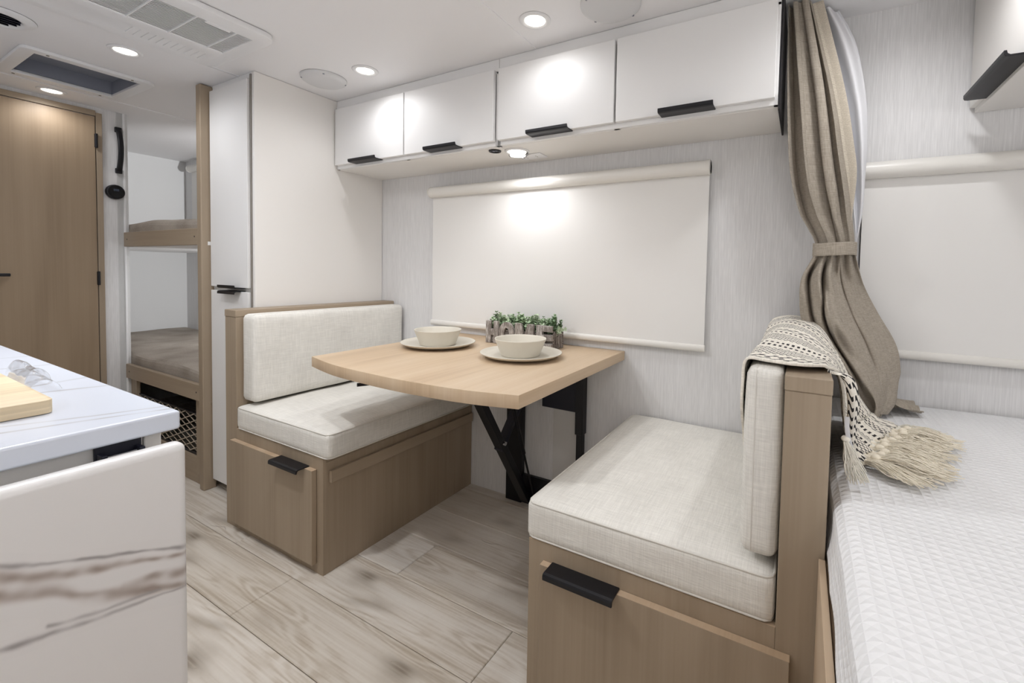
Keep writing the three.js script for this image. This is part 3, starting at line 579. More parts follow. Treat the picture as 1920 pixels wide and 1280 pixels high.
// planter with letters
{
  const t = thing('planter_box', 'whitewashed wooden planter box with letters reading HOME on the table', 'planter', [1.0865, 0.7935, 0.171]); t.rotation.y = -0.044;
  const L = 0.36, hw = L / 2;
  local('box', [box(-hw, hw, 0, 0.066, -0.012, -0.004, 0.001, 'x'), box(-hw, hw, 0, 0.07, -0.092, -0.084, 0.001, 'x'), box(-hw, -hw + 0.008, 0, 0.07, -0.084, -0.012, 0.001, 'y'), box(hw - 0.008, hw, 0, 0.078, -0.084, -0.012, 0.001, 'y'), box(-hw + 0.008, hw - 0.008, 0, 0.006, -0.084, -0.012, 0, 'x')], M.whitewash, t);
  local('soil', box(-hw + 0.009, hw - 0.009, 0.006, 0.055, -0.083, -0.013, 0), M.soil, t);
  const ext = (s) => { const g = new THREE.ExtrudeGeometry(s, { depth: 0.010, bevelEnabled: true, bevelThickness: 0.0015, bevelSize: 0.0015, bevelSegments: 1, curveSegments: 20 }); g.translate(0, 0.0015, -0.0035); return grain(g, 'y'); };
  const poly = (pts) => { const s = new THREE.Shape(); pts.forEach(([a, b], i) => (i ? s.lineTo(a, b) : s.moveTo(a, b))); return s; };
  const hh = 0.099;
  let x = -hw + 0.0015;
  local('letter', ext(poly([[x, 0], [x + 0.025, 0], [x + 0.025, 0.036], [x + 0.045, 0.036], [x + 0.045, 0], [x + 0.07, 0], [x + 0.07, hh], [x + 0.045, hh], [x + 0.045, 0.062], [x + 0.025, 0.062], [x + 0.025, hh], [x, hh]])), M.letter, t, 'letter H');
  x = -hw + 0.078;
  { const s = new THREE.Shape(), c = x + 0.0415; s.absellipse(c, hh / 2, 0.0415, hh / 2, 0, Math.PI * 2); const hole = new THREE.Path(); hole.absellipse(c, hh / 2, 0.0165, 0.026, 0, Math.PI * 2); s.holes.push(hole); local('letter', ext(s), M.letter, t, 'letter O'); }
  x = -hw + 0.168; const w = 0.098;
  local('letter', ext(poly([[x, 0], [x + 0.022, 0], [x + 0.022, 0.05], [x + w / 2 - 0.006, 0.004], [x + w / 2 + 0.006, 0.004], [x + w - 0.022, 0.05], [x + w - 0.022, 0], [x + w, 0], [x + w, hh], [x + w - 0.031, hh], [x + w / 2, 0.045], [x + 0.031, hh], [x, hh]])), M.letter, t, 'letter M');
  x = hw - 0.078;
  local('letter', ext(poly([[x, 0], [x + 0.0765, 0], [x + 0.0765, 0.022], [x + 0.029, 0.022], [x + 0.029, 0.038], [x + 0.0765, 0.038], [x + 0.0765, 0.06], [x + 0.029, 0.06], [x + 0.029, 0.076], [x + 0.0765, 0.076], [x + 0.0765, hh], [x, hh]])), M.letter, t, 'letter E');
  // boxwood-like greenery
  const leaf = (len, wid) => { const v = [], N = 4, idx = []; for (let i = 0; i <= N; i++) { const q = i / N, ww = wid * Math.sin(Math.PI * Math.pow(q, 0.8)) * 0.5 + 0.0002, z = 0.25 * len * q * q; v.push(-ww, len * q, z + ww * 0.35, 0, len * q, z, ww, len * q, z + ww * 0.35); } for (let i = 0; i < N; i++) { const a = 3 * i; idx.push(a, a + 1, a + 4, a, a + 4, a + 3, a + 1, a + 2, a + 5, a + 1, a + 5, a + 4); } const g = new THREE.BufferGeometry(); g.setAttribute('position', new THREE.Float32BufferAttribute(v, 3)); g.setIndex(idx); g.computeVertexNormals(); return g; };
  const sprig = (bx, bz, h, lean, dirn, big) => {
    const pts = [], sg = [], lv = [], mat = M.leafGreen[Math.floor(rnd() * 4)];
    for (let i = 0; i <= 5; i++) { const q = i / 5; pts.push([bx + lean * q * q * Math.cos(dirn), 0.05 + h * q * (1 - 0.15 * Math.abs(lean) / h * q), bz + lean * q * q * Math.sin(dirn)]); }
    sg.push(tube(pts, 0.0009, 8, 4));
    const c = new THREE.CatmullRomCurve3(pts.map((p) => new THREE.Vector3(...p)));
    const n = Math.round(h / 0.0085);
    for (let i = 2; i <= n; i++) {
      const q = i / n, P = c.getPoint(q), Tn = c.getTangent(q), size = (big ? 0.026 : 0.020) * (1.05 - 0.5 * q) * rr(0.8, 1.2);
      for (let k = 0; k < 4; k++) {
        const g = leaf(size, size * 0.8); g.rotateX(rr(0.5, 1.15)); g.rotateY(i * 0.8 + k * 1.571 + rr(-0.3, 0.3));
        g.applyQuaternion(new THREE.Quaternion().setFromUnitVectors(new THREE.Vector3(0, 1, 0), Tn)); g.translate(P.x, P.y, P.z); lv.push(g);
      }
    }
    const s = local('sprig', sg, M.stem, t); local('leaves', lv, mat, s);
  };
  const tops = [[-0.165, 0.06], [-0.135, 0.068], [-0.1, 0.072], [-0.045, 0.07], [-0.015, 0.07], [0.033, 0.072], [0.06, 0.07], [0.088, 0.072], [0.112, 0.066], [0.138, 0.07], [-0.155, 0.088], [-0.115, 0.085], [-0.085, 0.075], [-0.06, 0.078], [-0.03, 0.09], [-0.005, 0.086], [0.02, 0.075], [0.045, 0.08], [0.075, 0.088], [0.1, 0.08], [0.125, 0.075], [0.15, 0.092], [0.165, 0.07]];
  for (const [x0, h] of tops) { sprig(x0 + rr(-0.006, 0.006), -0.05 + rr(-0.02, 0.02), h, rr(-0.012, 0.012), 0, false); sprig(x0 + rr(-0.012, 0.012), -0.03 + rr(-0.008, 0.006), h * rr(0.5, 0.72), rr(0, 0.016), rr(1, 2.1), true); sprig(x0 + rr(-0.01, 0.01), -0.06 + rr(-0.015, 0.02), h * rr(0.6, 0.85), rr(-0.015, 0.015), rr(0, 3), true); sprig(x0 + rr(-0.012, 0.012), -0.035 + rr(-0.01, 0.01), h * rr(0.75, 1.0), rr(-0.012, 0.012), rr(0, 3), true); }
  sprig(0.165, -0.04, 0.05, 0.062, 0.25, false); sprig(0.16, -0.05, 0.045, 0.03, 0.5, false);
}

// ---------------------------------------------------------------- bunks
{
  const t = thing('bunk_bed', 'built-in double bunk with two wooden rails and corner post', 'bunk bed', [-0.9, 0, 0.4]);
  part('post', box(-0.42, -0.378, 0, 1.996, 0.70, 0.757, 0.006), M.laminate, t, 'tall corner post');
  for (const [y0, y1] of [[1.223, 1.306], [0.444, 0.527]]) {
    const r = part('rail', box(-1.318, -0.42, y0, y1, 0.733, 0.755, 0.003, 'x'), M.laminate, t);
    part('screw', [cyl(0.004, 0.002, [-1.27, (y0 + y1) / 2, 0.755], 'z', 12), cyl(0.004, 0.002, [-0.45, (y0 + y1) / 2, 0.755], 'z', 12)], M.black, r);
  }
  part('platform', box(-2.458, -0.376, 1.222, 1.24, 0.002, 0.729, 0.001, 'x'), M.white, t, 'white upper platform');
  part('platform', box(-2.458, -0.376, 0.43, 0.444, 0.002, 0.729, 0.001, 'x'), M.laminate, t, 'lower platform');
  part('end_wall', box(-0.3755, -0.375, 0.45, 1.98, 0.002, 0.70, 0), M.white, t);
  part('front_panel', [box(-0.51, -0.42, 0.05, 0.443, 0.715, 0.732, 0.001), box(-1.318, -1.24, 0, 0.443, 0.715, 0.732, 0.001), box(-1.24, -0.51, 0.001, 0.135, 0.715, 0.732, 0.001, 'x'), box(-0.51, -0.42, 0, 0.05, 0.715, 0.732, 0.001)], M.laminate, t);
  part('net_frame', [box(-1.24, -0.51, 0.135, 0.15, 0.712, 0.722, 0.002), box(-1.24, -0.51, 0.345, 0.355, 0.712, 0.722, 0.002)], M.black, t);
  const cords = [], P = 0.098, y0 = 0.148, y1 = 0.35, hh = y1 - y0, slope = 2.7;
  for (let x = -1.24 - hh * slope; x < -0.51 + hh * slope; x += P) for (const s of [1, -1]) {
    let a = [x, y0], b = [x + s * hh * slope, y1]; const cut = (p, q) => { const lo = -1.238, hi = -0.512; if (p[0] < lo) { const k = (lo - p[0]) / (q[0] - p[0]); return [lo, lerp(p[1], q[1], k)]; } if (p[0] > hi) { const k = (hi - p[0]) / (q[0] - p[0]); return [hi, lerp(p[1], q[1], k)]; } return p; };
    if ((a[0] < -1.238 && b[0] < -1.238) || (a[0] > -0.512 && b[0] > -0.512)) continue;
    const a2 = cut(a, b), b2 = cut(b, a); cords.push(bar([a2[0], a2[1], 0.721 + s * 0.0015], [b2[0], b2[1], 0.721 + s * 0.0015], 0.0052, 0.0025, 0.0008));
  }
  const net = part('cargo_net', cords, M.net, t, 'diamond cord net'); net.userData.kind = 'stuff';
  part('dark_backing', box(-1.316, -0.43, 0.002, 0.428, 0.2, 0.21, 0), M.blackLow, t);  // near-black sheet seen through the net
  const matt = (label, y0, y1, zf, seedv) => {
    const g = cushion(-2.45, -0.385, y0, y1, 0.01, zf, Math.min(0.03, (y1 - y0) / 2.1), 0.012, 'y'); const p = g.attributes.position;
    for (let i = 0; i < p.count; i++) if (p.getY(i) > (y0 + y1) / 2) p.setY(i, p.getY(i) + 0.007 * Math.sin(p.getX(i) * 7 + seedv) * Math.sin(p.getZ(i) * 9 + 1));
    g.computeVertexNormals(); single('mattress', g, M.suede, label, 'mattress');
  };
  matt('grey brown suede-like mattress on the lower bunk', 0.446, 0.586, 0.728, 0.5);
  matt('grey brown suede-like mattress on the upper bunk', 1.242, 1.365, 0.728, 2.2);
}
{
  const t = thing('grab_handle', 'black bow-shaped grab handle on the wall beside the upper bunk', 'handle', [-1.318, 1.64, 0.765]);
  const pts = []; for (let i = 0; i <= 12; i++) { const q = i / 12; pts.push([-1.314 + 0.04 * Math.pow(Math.sin(Math.PI * q), 0.7), 1.655 + 0.245 * q, 0.772]); }
  part('strap', sheet((u, v) => { const q = curve(pts.map((p, i) => [i / 12, p[0]]), v); return [q, 1.655 + 0.245 * v, 0.762 + 0.022 * u]; }, 4, 40, 0.014), M.black, t);
  part('mount', [box(-1.319, -1.304, 1.645, 1.675, 0.758, 0.788, 0.004), box(-1.319, -1.304, 1.88, 1.91, 0.758, 0.788, 0.004)], M.black, t);
}
{
  const t = thing('thermostat', 'round black thermostat on the strip of wall beside the door', 'thermostat', [-1.319, 1.535, 0.792]);
  const g = lathe([[0, 0.026], [0.036, 0.026], [0.041, 0.022], [0.042, 0.006], [0.039, 0], [0, 0]], 40); g.rotateZ(-Math.PI / 2); local('body', g, M.black, t);
  const d = lathe([[0, 0.0275], [0.034, 0.0275], [0.0345, 0.026], [0, 0.026]], 40); d.rotateZ(-Math.PI / 2); local('glass_face', d, M.pane, t);
  local('display', box(0.0272, 0.0285, 0.004, 0.017, -0.013, 0.011, 0.0005), std({ color: 0x3b4250, roughness: 0.3 }), t);
}

// ---------------------------------------------------------------- ceiling fittings
function speaker(x, z, label) {
  const t = thing('ceiling_speaker', label, 'speaker', [x, H, z]);
  local('grille', lathe([[0, -0.024], [0.05, -0.0235], [0.078, -0.021], [0.088, -0.015], [0.092, -0.012], [0.097, -0.009], [0.098, -0.003], [0.098, 0], [0, 0]], 64), M.speaker, t);
  for (let k = 0; k < 4; k++) { const a = k * Math.PI / 2 + 0.6; local('screw', cyl(0.0042, 0.003, [0.09 * Math.cos(a), -0.0135, 0.09 * Math.sin(a)], 'y', 12), M.grey, t); }
}
speaker(0.209, 0.509, 'round white ceiling speaker beside the tall cabinet');
speaker(1.602, 0.44, 'round white ceiling speaker cut off by the top edge');
{
  const t = thing('ceiling_air_conditioner', 'white rooftop air conditioner with long slatted grille in the ceiling', 'air conditioner', [0.16, H - 0.02, 1.3]);
  const plate = (x0, x1, z0, z1, r, hole) => { const s = new THREE.Shape(); s.moveTo(x0 + r, z0); s.lineTo(x1 - r, z0); s.quadraticCurveTo(x1, z0, x1, z0 + r); s.lineTo(x1, z1 - r); s.quadraticCurveTo(x1, z1, x1 - r, z1); s.lineTo(x0 + r, z1); s.quadraticCurveTo(x0, z1, x0, z1 - r); s.lineTo(x0, z0 + r); s.quadraticCurveTo(x0, z0, x0 + r, z0); for (const h of hole) { const p = new THREE.Path(); p.moveTo(h[0], h[2]); p.lineTo(h[0], h[3]); p.lineTo(h[1], h[3]); p.lineTo(h[1], h[2]); p.closePath(); s.holes.push(p); } return s; };
  const gx0 = 0.105, gx1 = 0.332, gz0 = 0.876, gz1 = 1.66, slots = [];
  for (let k = 0; k < 11; k++) { const z = 0.905 + k * 0.0225; slots.push([-0.035, 0.045, z, z + 0.007]); }
  const g = new THREE.ExtrudeGeometry(plate(-0.085, 0.40, 0.83, 1.72, 0.05, [[gx0, gx1, gz0, gz1], ...slots]), { depth: 0.012, bevelEnabled: true, bevelThickness: 0.005, bevelSize: 0.004, bevelSegments: 3, curveSegments: 10 });
  g.rotateX(Math.PI / 2); g.translate(0, H - 0.0065, 0);
  part('housing', toCreasedNormals(g, 0.5), M.plastic, t);
  part('intake_duct', [box(0.1005, 0.104, H - 0.006, H + 0.34, 0.8715, 1.6645, 0), box(0.333, 0.3365, H - 0.006, H + 0.34, 0.8715, 1.6645, 0), box(0.104, 0.333, H - 0.006, H + 0.34, 0.8715, 0.875, 0), box(0.104, 0.333, H - 0.006, H + 0.34, 1.661, 1.6645, 0)], M.plastic, t);
  part('duct_end', box(0.0995, 0.3375, H + 0.34, H + 0.35, 0.8705, 1.6655, 0), M.plastic, t);
  const N = 21, sg = new RoundedBoxGeometry(0.0042, 0.001, gz1 - gz0, 1, 0.0004);
  for (let i = 0; i < N; i++) { const m = shade(new THREE.Mesh(sg, M.plastic)); m.name = 'slat'; m.position.set(gx0 + (i + 0.5) * (gx1 - gx0) / N - 0.16, 0.001, (gz0 + gz1) / 2 - 1.3); t.add(m); }
  for (const z of [0.932, 1.055, 1.172, 1.29, 1.41, 1.53]) part('crossbar', box(gx0, gx1, H - 0.0235, H - 0.017, z - 0.0022, z + 0.0022, 0.001), M.plastic, t);
  part('latch', box(0.318, 0.336, H - 0.026, H - 0.012, 0.95, 1.03, 0.004), M.plastic, t);
}
{
  const t = thing('roof_hatch', 'white framed rectangular roof hatch recessed in the ceiling', 'roof hatch', [-0.81, H - 0.012, 1.06]);
  const s = new THREE.Shape(), q = [-1.03, -0.59, 0.85, 1.275], r = 0.03; s.moveTo(q[0] + r, q[2]); s.lineTo(q[1] - r, q[2]); s.quadraticCurveTo(q[1], q[2], q[1], q[2] + r); s.lineTo(q[1], q[3] - r); s.quadraticCurveTo(q[1], q[3], q[1] - r, q[3]); s.lineTo(q[0] + r, q[3]); s.quadraticCurveTo(q[0], q[3], q[0], q[3] - r); s.lineTo(q[0], q[2] + r); s.quadraticCurveTo(q[0], q[2], q[0] + r, q[2]);
  const h = new THREE.Path(); h.moveTo(-0.99, 0.89); h.lineTo(-0.99, 1.235); h.lineTo(-0.63, 1.235); h.lineTo(-0.63, 0.89); h.closePath(); s.holes.push(h);
  const g = new THREE.ExtrudeGeometry(s, { depth: 0.008, bevelEnabled: true, bevelThickness: 0.003, bevelSize: 0.003, bevelSegments: 3 }); g.rotateX(Math.PI / 2); g.translate(0, H - 0.003, 0);
  part('frame', toCreasedNormals(g, 0.5), M.plastic, t);
  for (const [x, z] of [[-1.012, 1.22], [-1.012, 0.93], [-0.607, 0.93], [-0.607, 1.2]]) part('screw', cyl(0.005, 0.003, [x, H - 0.0145, z], 'y', 12), M.greyGap, t);
}
{
  const t = thing('round_air_vent', 'round white ceiling air vent with dark louvre at the left edge', 'air vent', [-0.36, H, 1.38]);
  local('ring', lathe([[0.06, -0.004], [0.066, -0.012], [0.08, -0.014], [0.098, -0.004], [0.1, 0], [0.06, 0], [0.06, -0.004]], 48), M.plastic, t);
  local('throat', lathe([[0, -0.002], [0.062, -0.002], [0.062, 0], [0, 0]], 40), M.blackLow, t);
  for (let k = -2; k <= 2; k++) { const w = Math.sqrt(0.058 * 0.058 - (k * 0.022) ** 2); const g = new RoundedBoxGeometry(0.003, 0.014, 2 * w, 1, 0.001); g.rotateZ(0.6); g.translate(k * 0.022, -0.007, 0); local('louvre', g, M.blackLow, t); }
}

// ---------------------------------------------------------------- kitchen counter
{
  const kt = 0.914, kx = 1.391, kz = 1.519;
  const b = thing('base_cabinet', 'cream kitchen base cabinet under the white countertop', 'cabinet', [0.5, 0, 1.95]);
  part('carcass', box(-0.4, 1.352, 0.08, 0.884, 1.553, 2.395, 0.001), M.cream, b);
  part('end_panel', box(1.352, 1.37, 0.08, 0.886, 1.5555, 2.395, 0.001), M.cream, b);
  part('corner_stile', box(1.345, 1.372, 0.08, 0.886, 1.535, 1.5545, 0.002), M.cream, b);
  part('toe_kick', box(-0.4, 1.32, 0, 0.08, 1.6, 2.395, 0), M.greyGap, b);
  const g = box(-0.4, kx, kt - 0.027, kt, kz, 2.396, 0.004, 'z', 3); const p = g.attributes.position, uv = g.attributes.uv;
  for (let i = 0; i < p.count; i++) uv.setXY(i, (p.getX(i) - 0.4) / 1.0, (p.getZ(i) - 1.5) / 0.8);
  const c = thing('countertop', 'white marble-look kitchen countertop with thin grey veins', 'countertop', [0.5, kt - 0.027, 1.95]);
  part('slab', g, M.counter, c);
  const l = thing('countertop_leaf', 'white marble-look drop leaf with brown veins hanging at the counter end', 'drop leaf', [1.42, 0.38, 1.9]);
  const lg = box(1.402, 1.43, 0.36, 0.878, 1.526, 2.24, 0.011, 'y', 4), lp = lg.attributes.position, lu = lg.attributes.uv;
  for (let i = 0; i < lp.count; i++) lu.setXY(i, (lp.getZ(i) - 1.5) / 0.4, (lp.getY(i) - 0.5) / 0.4);
  part('slab', lg, M.leafSlab, l);
  for (const z of [1.583, 2.15]) {
    const k = part('hinge_bracket', [box(1.371, 1.378, 0.80, 0.886, z - 0.024, z + 0.024, 0.002), box(1.378, 1.396, 0.80, 0.876, z - 0.022, z - 0.016, 0.001), box(1.378, 1.396, 0.80, 0.876, z + 0.016, z + 0.022, 0.001), box(1.384, 1.402, 0.80, 0.85, z - 0.015, z + 0.015, 0.002)], M.blackLow, l);
    part('hinge_pin', cyl(0.004, 0.036, [1.388, 0.869, z], 'z', 12), M.chrome, k);
  }
  const s = new THREE.Shape(), r = 0.035, q = [0.93, 1.262, 1.617, 1.85]; s.moveTo(q[0] + r, q[2]); s.lineTo(q[1] - 0.012, q[2]); s.quadraticCurveTo(q[1], q[2], q[1], q[2] + 0.012); s.lineTo(q[1], q[3] - r); s.quadraticCurveTo(q[1], q[3], q[1] - r, q[3]); s.lineTo(q[0] + r, q[3]); s.quadraticCurveTo(q[0], q[3], q[0], q[3] - r); s.lineTo(q[0], q[2] + r); s.quadraticCurveTo(q[0], q[2], q[0] + r, q[2]);
  const cb = new THREE.ExtrudeGeometry(s, { depth: 0.0165, bevelEnabled: true, bevelThickness: 0.0012, bevelSize: 0.001, bevelSegments: 2, curveSegments: 8 }); cb.rotateX(Math.PI / 2); cb.translate(0, kt + 0.0185, 0);
  single('cutting_board', grain(toCreasedNormals(cb, 0.5), 'z'), M.bamboo, 'pale bamboo cutting board with rounded corners on the white countertop', 'cutting board');
  const w = thing('plastic_wrap', 'crumpled clear plastic packet lying behind the cutting board', 'packaging', [1.06, kt, 1.6]);
  part('film', [sheet((u, v) => [lerp(0.98, 1.115, u), kt + 0.004 + 0.022 * Math.pow(Math.sin(Math.PI * v), 0.6) * (0.9 + 0.1 * Math.sin(u * 5)) + 0.0006 * Math.sin(u * 22 + v * 9), lerp(1.575, 1.613, v)], 30, 14, 0.0008), sheet((u, v) => [lerp(0.97, 1.085, u), kt + 0.012 + 0.026 * Math.pow(Math.sin(Math.PI * v), 0.5) * (0.9 + 0.1 * Math.sin(u * 6 + 1)) + 0.0006 * Math.sin(u * 19 - v * 8), lerp(1.58, 1.61, v)], 30, 14, 0.0008)], M.clear, w);
}

// ---------------------------------------------------------------- bed
{
  const b = thing('bed', 'bed with a light wooden base board beside the right bench', 'bed', [2.9, 0, 1.0]);
  part('side_board', box(2.2362, 2.256, 0, 0.588, 0.002, 1.98, 0.002, 'z'), M.edge, b);
  part('edge_strip', box(2.2235, 2.2345, 0.0, 0.598, 0.853, 1.98, 0.001, 'z'), M.edge, b);
  part('frame', box(2.258, 3.59, 0, 0.52, 0.01, 1.97, 0.002), M.laminate, b);
  const x0 = 2.2348, x1 = 3.585, yt = 0.712, z0 = 0.012, z1 = 1.99;
  const prof = (s) => {                                   // section across the bed, s in metres from the left hem
    const hang = 0.072, r = 0.032;
    if (s < hang) return [x0 + 0.002 + 0.008 * (s / hang) + 0.003 * Math.sin(s * 40), yt - r - hang + s];
    const a = (s - hang) / (r * Math.PI / 2); if (a < 1) return [x0 + 0.010 + r * (1 - Math.cos(a * Math.PI / 2)), yt - r + r * Math.sin(a * Math.PI / 2)];
    const d = s - hang - r * Math.PI / 2; return [x0 + 0.010 + r + d, yt + 0.006 * Math.sin(Math.min(1, d / 0.5) * 1.57)];
  };
  const S = 0.072 + 0.0503 + (x1 - x0 - 0.046), ZL = z1 - z0;
  const cov = sheet((u, v) => { const z = z0 + v * ZL, s = u * S, [x, y] = prof(s); const wob = 0.002 * Math.sin(z * 9 + 0.6) + 0.0015 * Math.sin(z * 23); return [x + (s < 0.14 ? Math.abs(wob) * (1 - s / 0.14) + 0.002 * Math.max(0, Math.sin(z * 14)) * (1 - s / 0.14) : 0), y + 0.0025 * Math.sin(z * 6 + x * 5) * (s > 0.12 ? 1 : 0.3), z]; }, 220, 160, 0.006, (u, v) => [u * S, v * ZL]);
  const t = thing('bedspread', 'white waffle-weave bedspread covering the bed', 'bedspread', [2.9, 0.57, 1.0]);
  part('cover', cov, M.waffle, t);
  part('mattress', box(2.262, 3.58, 0.522, 0.70, 0.02, 1.976, 0.03, 'x', 3), M.lining, b);
}

// ---------------------------------------------------------------- curtain
{
  const t = thing('curtain', 'taupe woven curtain with white lining tied back beside the bed', 'curtain', [2.28, 0.72, 0.15]);
  const Lx = [[0.722, 2.335], [0.76, 2.325], [0.82, 2.285], [0.87, 2.245], [0.92, 2.208], [0.985, 2.182], [1.04, 2.174], [1.12, 2.176], [1.195, 2.207], [1.235, 2.21], [1.28, 2.19], [1.33, 2.164], [1.45, 2.134], [1.59, 2.121], [1.8, 2.112], [2.0, 2.108]];
  const Rx = [[0.722, 2.40], [0.76, 2.425], [0.82, 2.44], [0.85, 2.445], [0.925, 2.434], [1.02, 2.387], [1.115, 2.343], [1.195, 2.318], [1.235, 2.316], [1.29, 2.31], [1.4, 2.296], [1.49, 2.281], [1.7, 2.245], [2.0, 2.172]];
  const Z = [[0.722, 0.27], [0.85, 0.23], [1.0, 0.19], [1.2, 0.165], [1.35, 0.165], [2.0, 0.175]];
  const body = (u, v) => {
    const y = lerp(0.726, 1.992, v), L = curve(Lx, y), R = curve(Rx, y), zc = curve(Z, y);
    if (y > 1.215) {                                      // gathered folds above the band
      const k = sm(1.215, 1.5, y), n = 3.3, ph = 6.2832 * n * (u + 0.05 * Math.sin(u * 7 + 1)) + 1.2 * (1 - v) + 0.4, a = lerp(0.012, 0.042, Math.min(1, k * 1.4)) * (1 - 0.25 * sm(1.7, 2, y)) * (0.75 + 0.35 * Math.sin(u * 11 + 2));
      const f = Math.sin(ph), g = f * (1 + 0.25 * Math.cos(ph)) ;
      const xx = lerp(L, R, u) + 0.45 * a * Math.sin(ph * 2 + 0.8) * Math.min(u, 1 - u) * 3;
      return [xx, y, zc + a * g - 0.02 * Math.pow(2 * u - 1, 2)];
    }
    const k = sm(1.195, 1.05, y);                         // skirt below the band: front fold, pinched fold, crease, flat return
    const crease = 0.64, front = u < crease ? Math.sin((u / crease) * Math.PI) : 0;
    let z = zc + k * (0.05 * Math.pow(front, 0.8)) - k * (u > crease ? 0.085 * (u - crease) / (1 - crease) : 0);
    const kk = sm(1.19, 1.13, y) * sm(0.78, 0.92, y), dn = 1.2 - y;
    const gs = (c, w, a) => a * Math.exp(-Math.pow((u - c) / w, 2));
    z += kk * (gs(0.10 + 0.25 * dn, 0.035, -0.05) + gs(0.22 + 0.10 * Math.sin(dn * 9), 0.055, 0.034) + gs(0.335 - 0.12 * dn + 0.02 * Math.sin(dn * 21), 0.026, -0.062) + gs(0.45 - 0.05 * dn, 0.085, 0.022) + gs(0.645, 0.02, -0.012));
    z += k * 0.013 * Math.sin(y * 36 + u * 16) * Math.sin(u * 9 + 1) * (u < crease ? 1 : 0.25) + (1 - k) * 0.012 * Math.sin(6.2832 * 5 * u);
    const bot = sm(0.84, 0.72, y);
    z += bot * 0.03 * Math.sin(u * 15 + 1);
    return [lerp(L, R, u) + bot * 0.012 * Math.sin(u * 21), y + bot * 0.006 * (1 + Math.sin(u * 17)), z];
  };
  part('curtain_panel', sheet(body, 180, 260, 0.0022, (u, v) => [u * 0.55, v * 1.28]), M.curtain, t);
  // stitched hem along the free edge
  part('hem', sheet((u, v) => { const y = lerp(1.26, 1.992, v), R = curve(Rx, y); const b = body(1, (y - 0.726) / (1.992 - 0.726)); return [R - 0.010 + 0.036 * u * sm(1.26, 1.5, y) + 0.004 * u, y, b[2] + 0.004 + 0.008 * u]; }, 4, 90, 0.003, (u, v) => [u * 0.02, v * 0.73]), std({ map: T.hem, roughness: 0.95 }), t, 'pale stitched hem');
  part('lining', sheet((u, v) => {
    const y = lerp(1.22, 1.992, v), L = curve(Rx, y) + 0.008, R = curve([[1.2, 2.318], [1.33, 2.336], [1.45, 2.34], [1.57, 2.342], [1.7, 2.334], [1.85, 2.308], [1.93, 2.28], [2.0, 2.245]], y), a = 0.022 * sm(1.2, 1.5, y);
    return [lerp(L, R, u), y, 0.095 + a * Math.sin(u * 8.5 + 0.9 * v * 3 + 0.6)];
  }, 60, 120, 0.002), M.lining, t, 'white curtain lining');
  part('tieback', sheet((u, v) => {
    const a = u * Math.PI * 2, y = lerp(1.194, 1.234, v) + 0.002 * Math.sin(a * 2);
    return [2.2625 + 0.058 * Math.sign(Math.cos(a)) * Math.pow(Math.abs(Math.cos(a)), 0.8), y, 0.158 + 0.04 * Math.sin(a)];
  }, 72, 6, 0.003, (u, v) => [u * 0.36, v * 0.04]), M.curtain, t, 'fabric tieback band');
  // end of the hem trailing over the bed along the wall
  part('trailing_hem', sheet((u, v) => { const x = lerp(2.385, 2.50, u), z = lerp(0.06, 0.2, v) - 0.03 * u; return [x, 0.735 + 0.055 * Math.pow(1 - u, 1.2) * (0.6 + 0.4 * Math.sin(v * 6 + u * 4)) + 0.012 * Math.sin(v * 14 + u * 7) * (1 - 0.5 * u), z]; }, 40, 40, 0.0022, (u, v) => [u * 0.14, v * 0.15]), M.curtain, t);
}

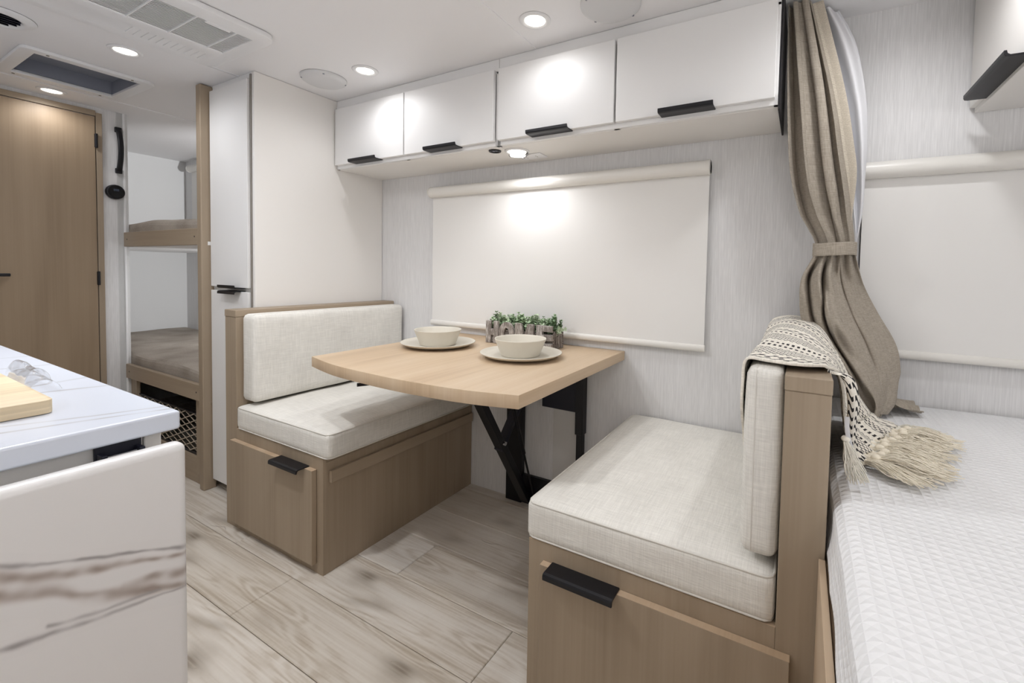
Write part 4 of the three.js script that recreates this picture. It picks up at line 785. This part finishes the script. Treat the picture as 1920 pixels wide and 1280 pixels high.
// ---------------------------------------------------------------- throw blanket
{
  const t = thing('throw_blanket', 'cream throw with black woven stripes and tasselled fringe draped over the bench back', 'blanket', [2.2, 0.72, 0.45]);
  // drape profiles at the near (v=0) and far (v=1) edge, by arc fraction
  const near = [[2.077, 0.715], [2.0765, 0.80], [2.076, 0.90], [2.082, 0.95], [2.12, 0.953], [2.19, 0.951], [2.236, 0.944], [2.25, 0.905], [2.256, 0.83], [2.268, 0.765], [2.292, 0.735]];
  const far = [[2.076, 0.78], [2.076, 0.84], [2.076, 0.91], [2.088, 0.965], [2.13, 0.985], [2.19, 0.985], [2.235, 0.968], [2.275, 0.90], [2.32, 0.80], [2.355, 0.75], [2.40, 0.735]];
  const cum = (P) => { const s = [0]; for (let i = 1; i < P.length; i++) s.push(s[i - 1] + Math.hypot(P[i][0] - P[i - 1][0], P[i][1] - P[i - 1][1])); return s.map((a) => a / s[s.length - 1]); };
  const cn = cum(near), cf = cum(far);
  const at = (P, c, u) => [curve(P.map((p, i) => [c[i], p[0]]), u), curve(P.map((p, i) => [c[i], p[1]]), u)];
  const f = (u, v) => {
    const a = at(near, cn, u), b = at(far, cf, u), w = sm(0, 1, v) * 0.35 + v * 0.65;
    const down = sm(0.55, 1, u), zz = lerp(lerp(0.795, 0.655, down) + 0.02 * Math.sin(u * 7) + 0.06 * Math.sin(Math.PI * sm(0.3, 0.75, u)) * 0.5, lerp(0.08, 0.335, sm(0.42, 0.6, u)), v) - 0.075 * sm(0.27, 0, u) * (1 - v);
    const rip = 0.006 * Math.sin(v * 26 + u * 3) * down + 0.0025 * Math.sin(v * 17 + 1) + 0.010 * down * Math.sin(v * 9 + 0.5);
    const left = sm(0.25, 0.0, u);
    return [lerp(a[0], b[0], w) + (u > 0.62 ? Math.abs(rip) * 1.2 + rip * 0.3 : -0.002 * Math.abs(Math.sin(v * 20)) * left), lerp(a[1], b[1], w) + (u > 0.3 && u < 0.62 ? 0.004 * Math.abs(Math.sin(v * 12 + u * 6)) : 0) + (u > 0.9 ? Math.abs(rip) * 0.5 : 0), zz];
  };
  const uvf = (u, v) => [u * 0.58, v * THROW_W];
  part('cloth', sheet(f, 150, 170, 0.005, uvf), M.throw, t);
  // turned double hem hanging at the near edge, two woven chains
  part('hem_fold', sheet((u, v) => { const a = at(near, cn, lerp(0.60, 0.985, u)); return [a[0] + 0.012 + 0.016 * v, a[1] - 0.004 - 0.002 * v, lerp(0.795, 0.665, sm(0.2, 1, u)) + 0.012 + 0.012 * Math.sin(v * 3.1) - 0.03 * v * u]; }, 50, 8, 0.005, (u, v) => [u * 0.24, 0.012 + v * 0.04]), M.throw, t);
  part('care_label', sheet((u, v) => [2.2585 + 0.014 * v * v + 0.008 * u, 0.86 - 0.075 * v, 0.80 - 0.035 * v], 3, 10, 0.0008), M.lining, t, 'small white satin care label');
  // fringe
  function tassel(root, dir, len, spread, strands, mat, droop, label) {
    const parts = [], D = new THREE.Vector3(...dir).normalize(), S = droop ? new THREE.Vector3(-D.y, D.x, 0) : new THREE.Vector3(-D.z, 0, D.x);
    for (let k = 0; k < strands; k++) {
      const a = rr(-1, 1), h = rr(0, 1), L = len * rr(0.72, 1.1), ph = rr(0, 6.28), w = rr(0.2, 1), pts = [];
      for (let i = 0; i <= 5; i++) {
        const q = i / 5, off = a * (0.004 + spread * q) + 0.006 * w * Math.sin(q * 6 + ph) * q, up = 0.004 + h * 0.014 * Math.sin(Math.PI * Math.min(1, q * 1.15)) * (1 - 0.3 * q);
        pts.push([root[0] + D.x * L * q + S.x * off, root[1] + D.y * L * q + S.y * off + (droop ? 0 : up) + 0.003 * w * Math.sin(q * 9 + ph), root[2] + D.z * L * q + S.z * off + (droop ? 0.006 * h : 0)]);
      }
      parts.push(tube(pts, 0.00105, 8, 3));
    }
    const kn = new THREE.SphereGeometry(droop ? 0.0075 : 0.009, 10, 8); kn.scale(1.1, 0.9, 1); kn.translate(root[0], root[1] + 0.005, root[2]); parts.push(kn);
    part('tassel', parts, mat, t, label);
  }
  for (let i = 0; i < 24; i++) {
    const v = 0.015 + 0.93 * (i / 23), p = f(0.995, v), y = 0.7225;
    tassel([p[0] + 0.004, Math.max(y, Math.min(0.728, p[1] - 0.008)), p[2]], [1, 0, rr(-0.3, 0.6) + 0.3 * (1 - v)], lerp(0.13, 0.10, v) * rr(0.85, 1.2), rr(0.012, 0.024), 40, rnd() < 0.7 ? M.fringe : M.fringeWhite, false);
  }
  for (let i = 0; i < 12; i++) { const v = 0.05 + 0.8 * (i / 11), p = f(0.99, v); tassel([p[0] + 0.03, 0.738, p[2] + 0.005], [1, 0, rr(-0.2, 0.7)], rr(0.08, 0.13), rr(0.02, 0.03), 30, M.fringe, false); }
  tassel([2.264, 0.805, 0.775], [0.3, -0.95, 0], 0.076, 0.013, 90, M.fringeWhite, true, 'hanging cream tassel');
}

renderer.render(scene, camera);
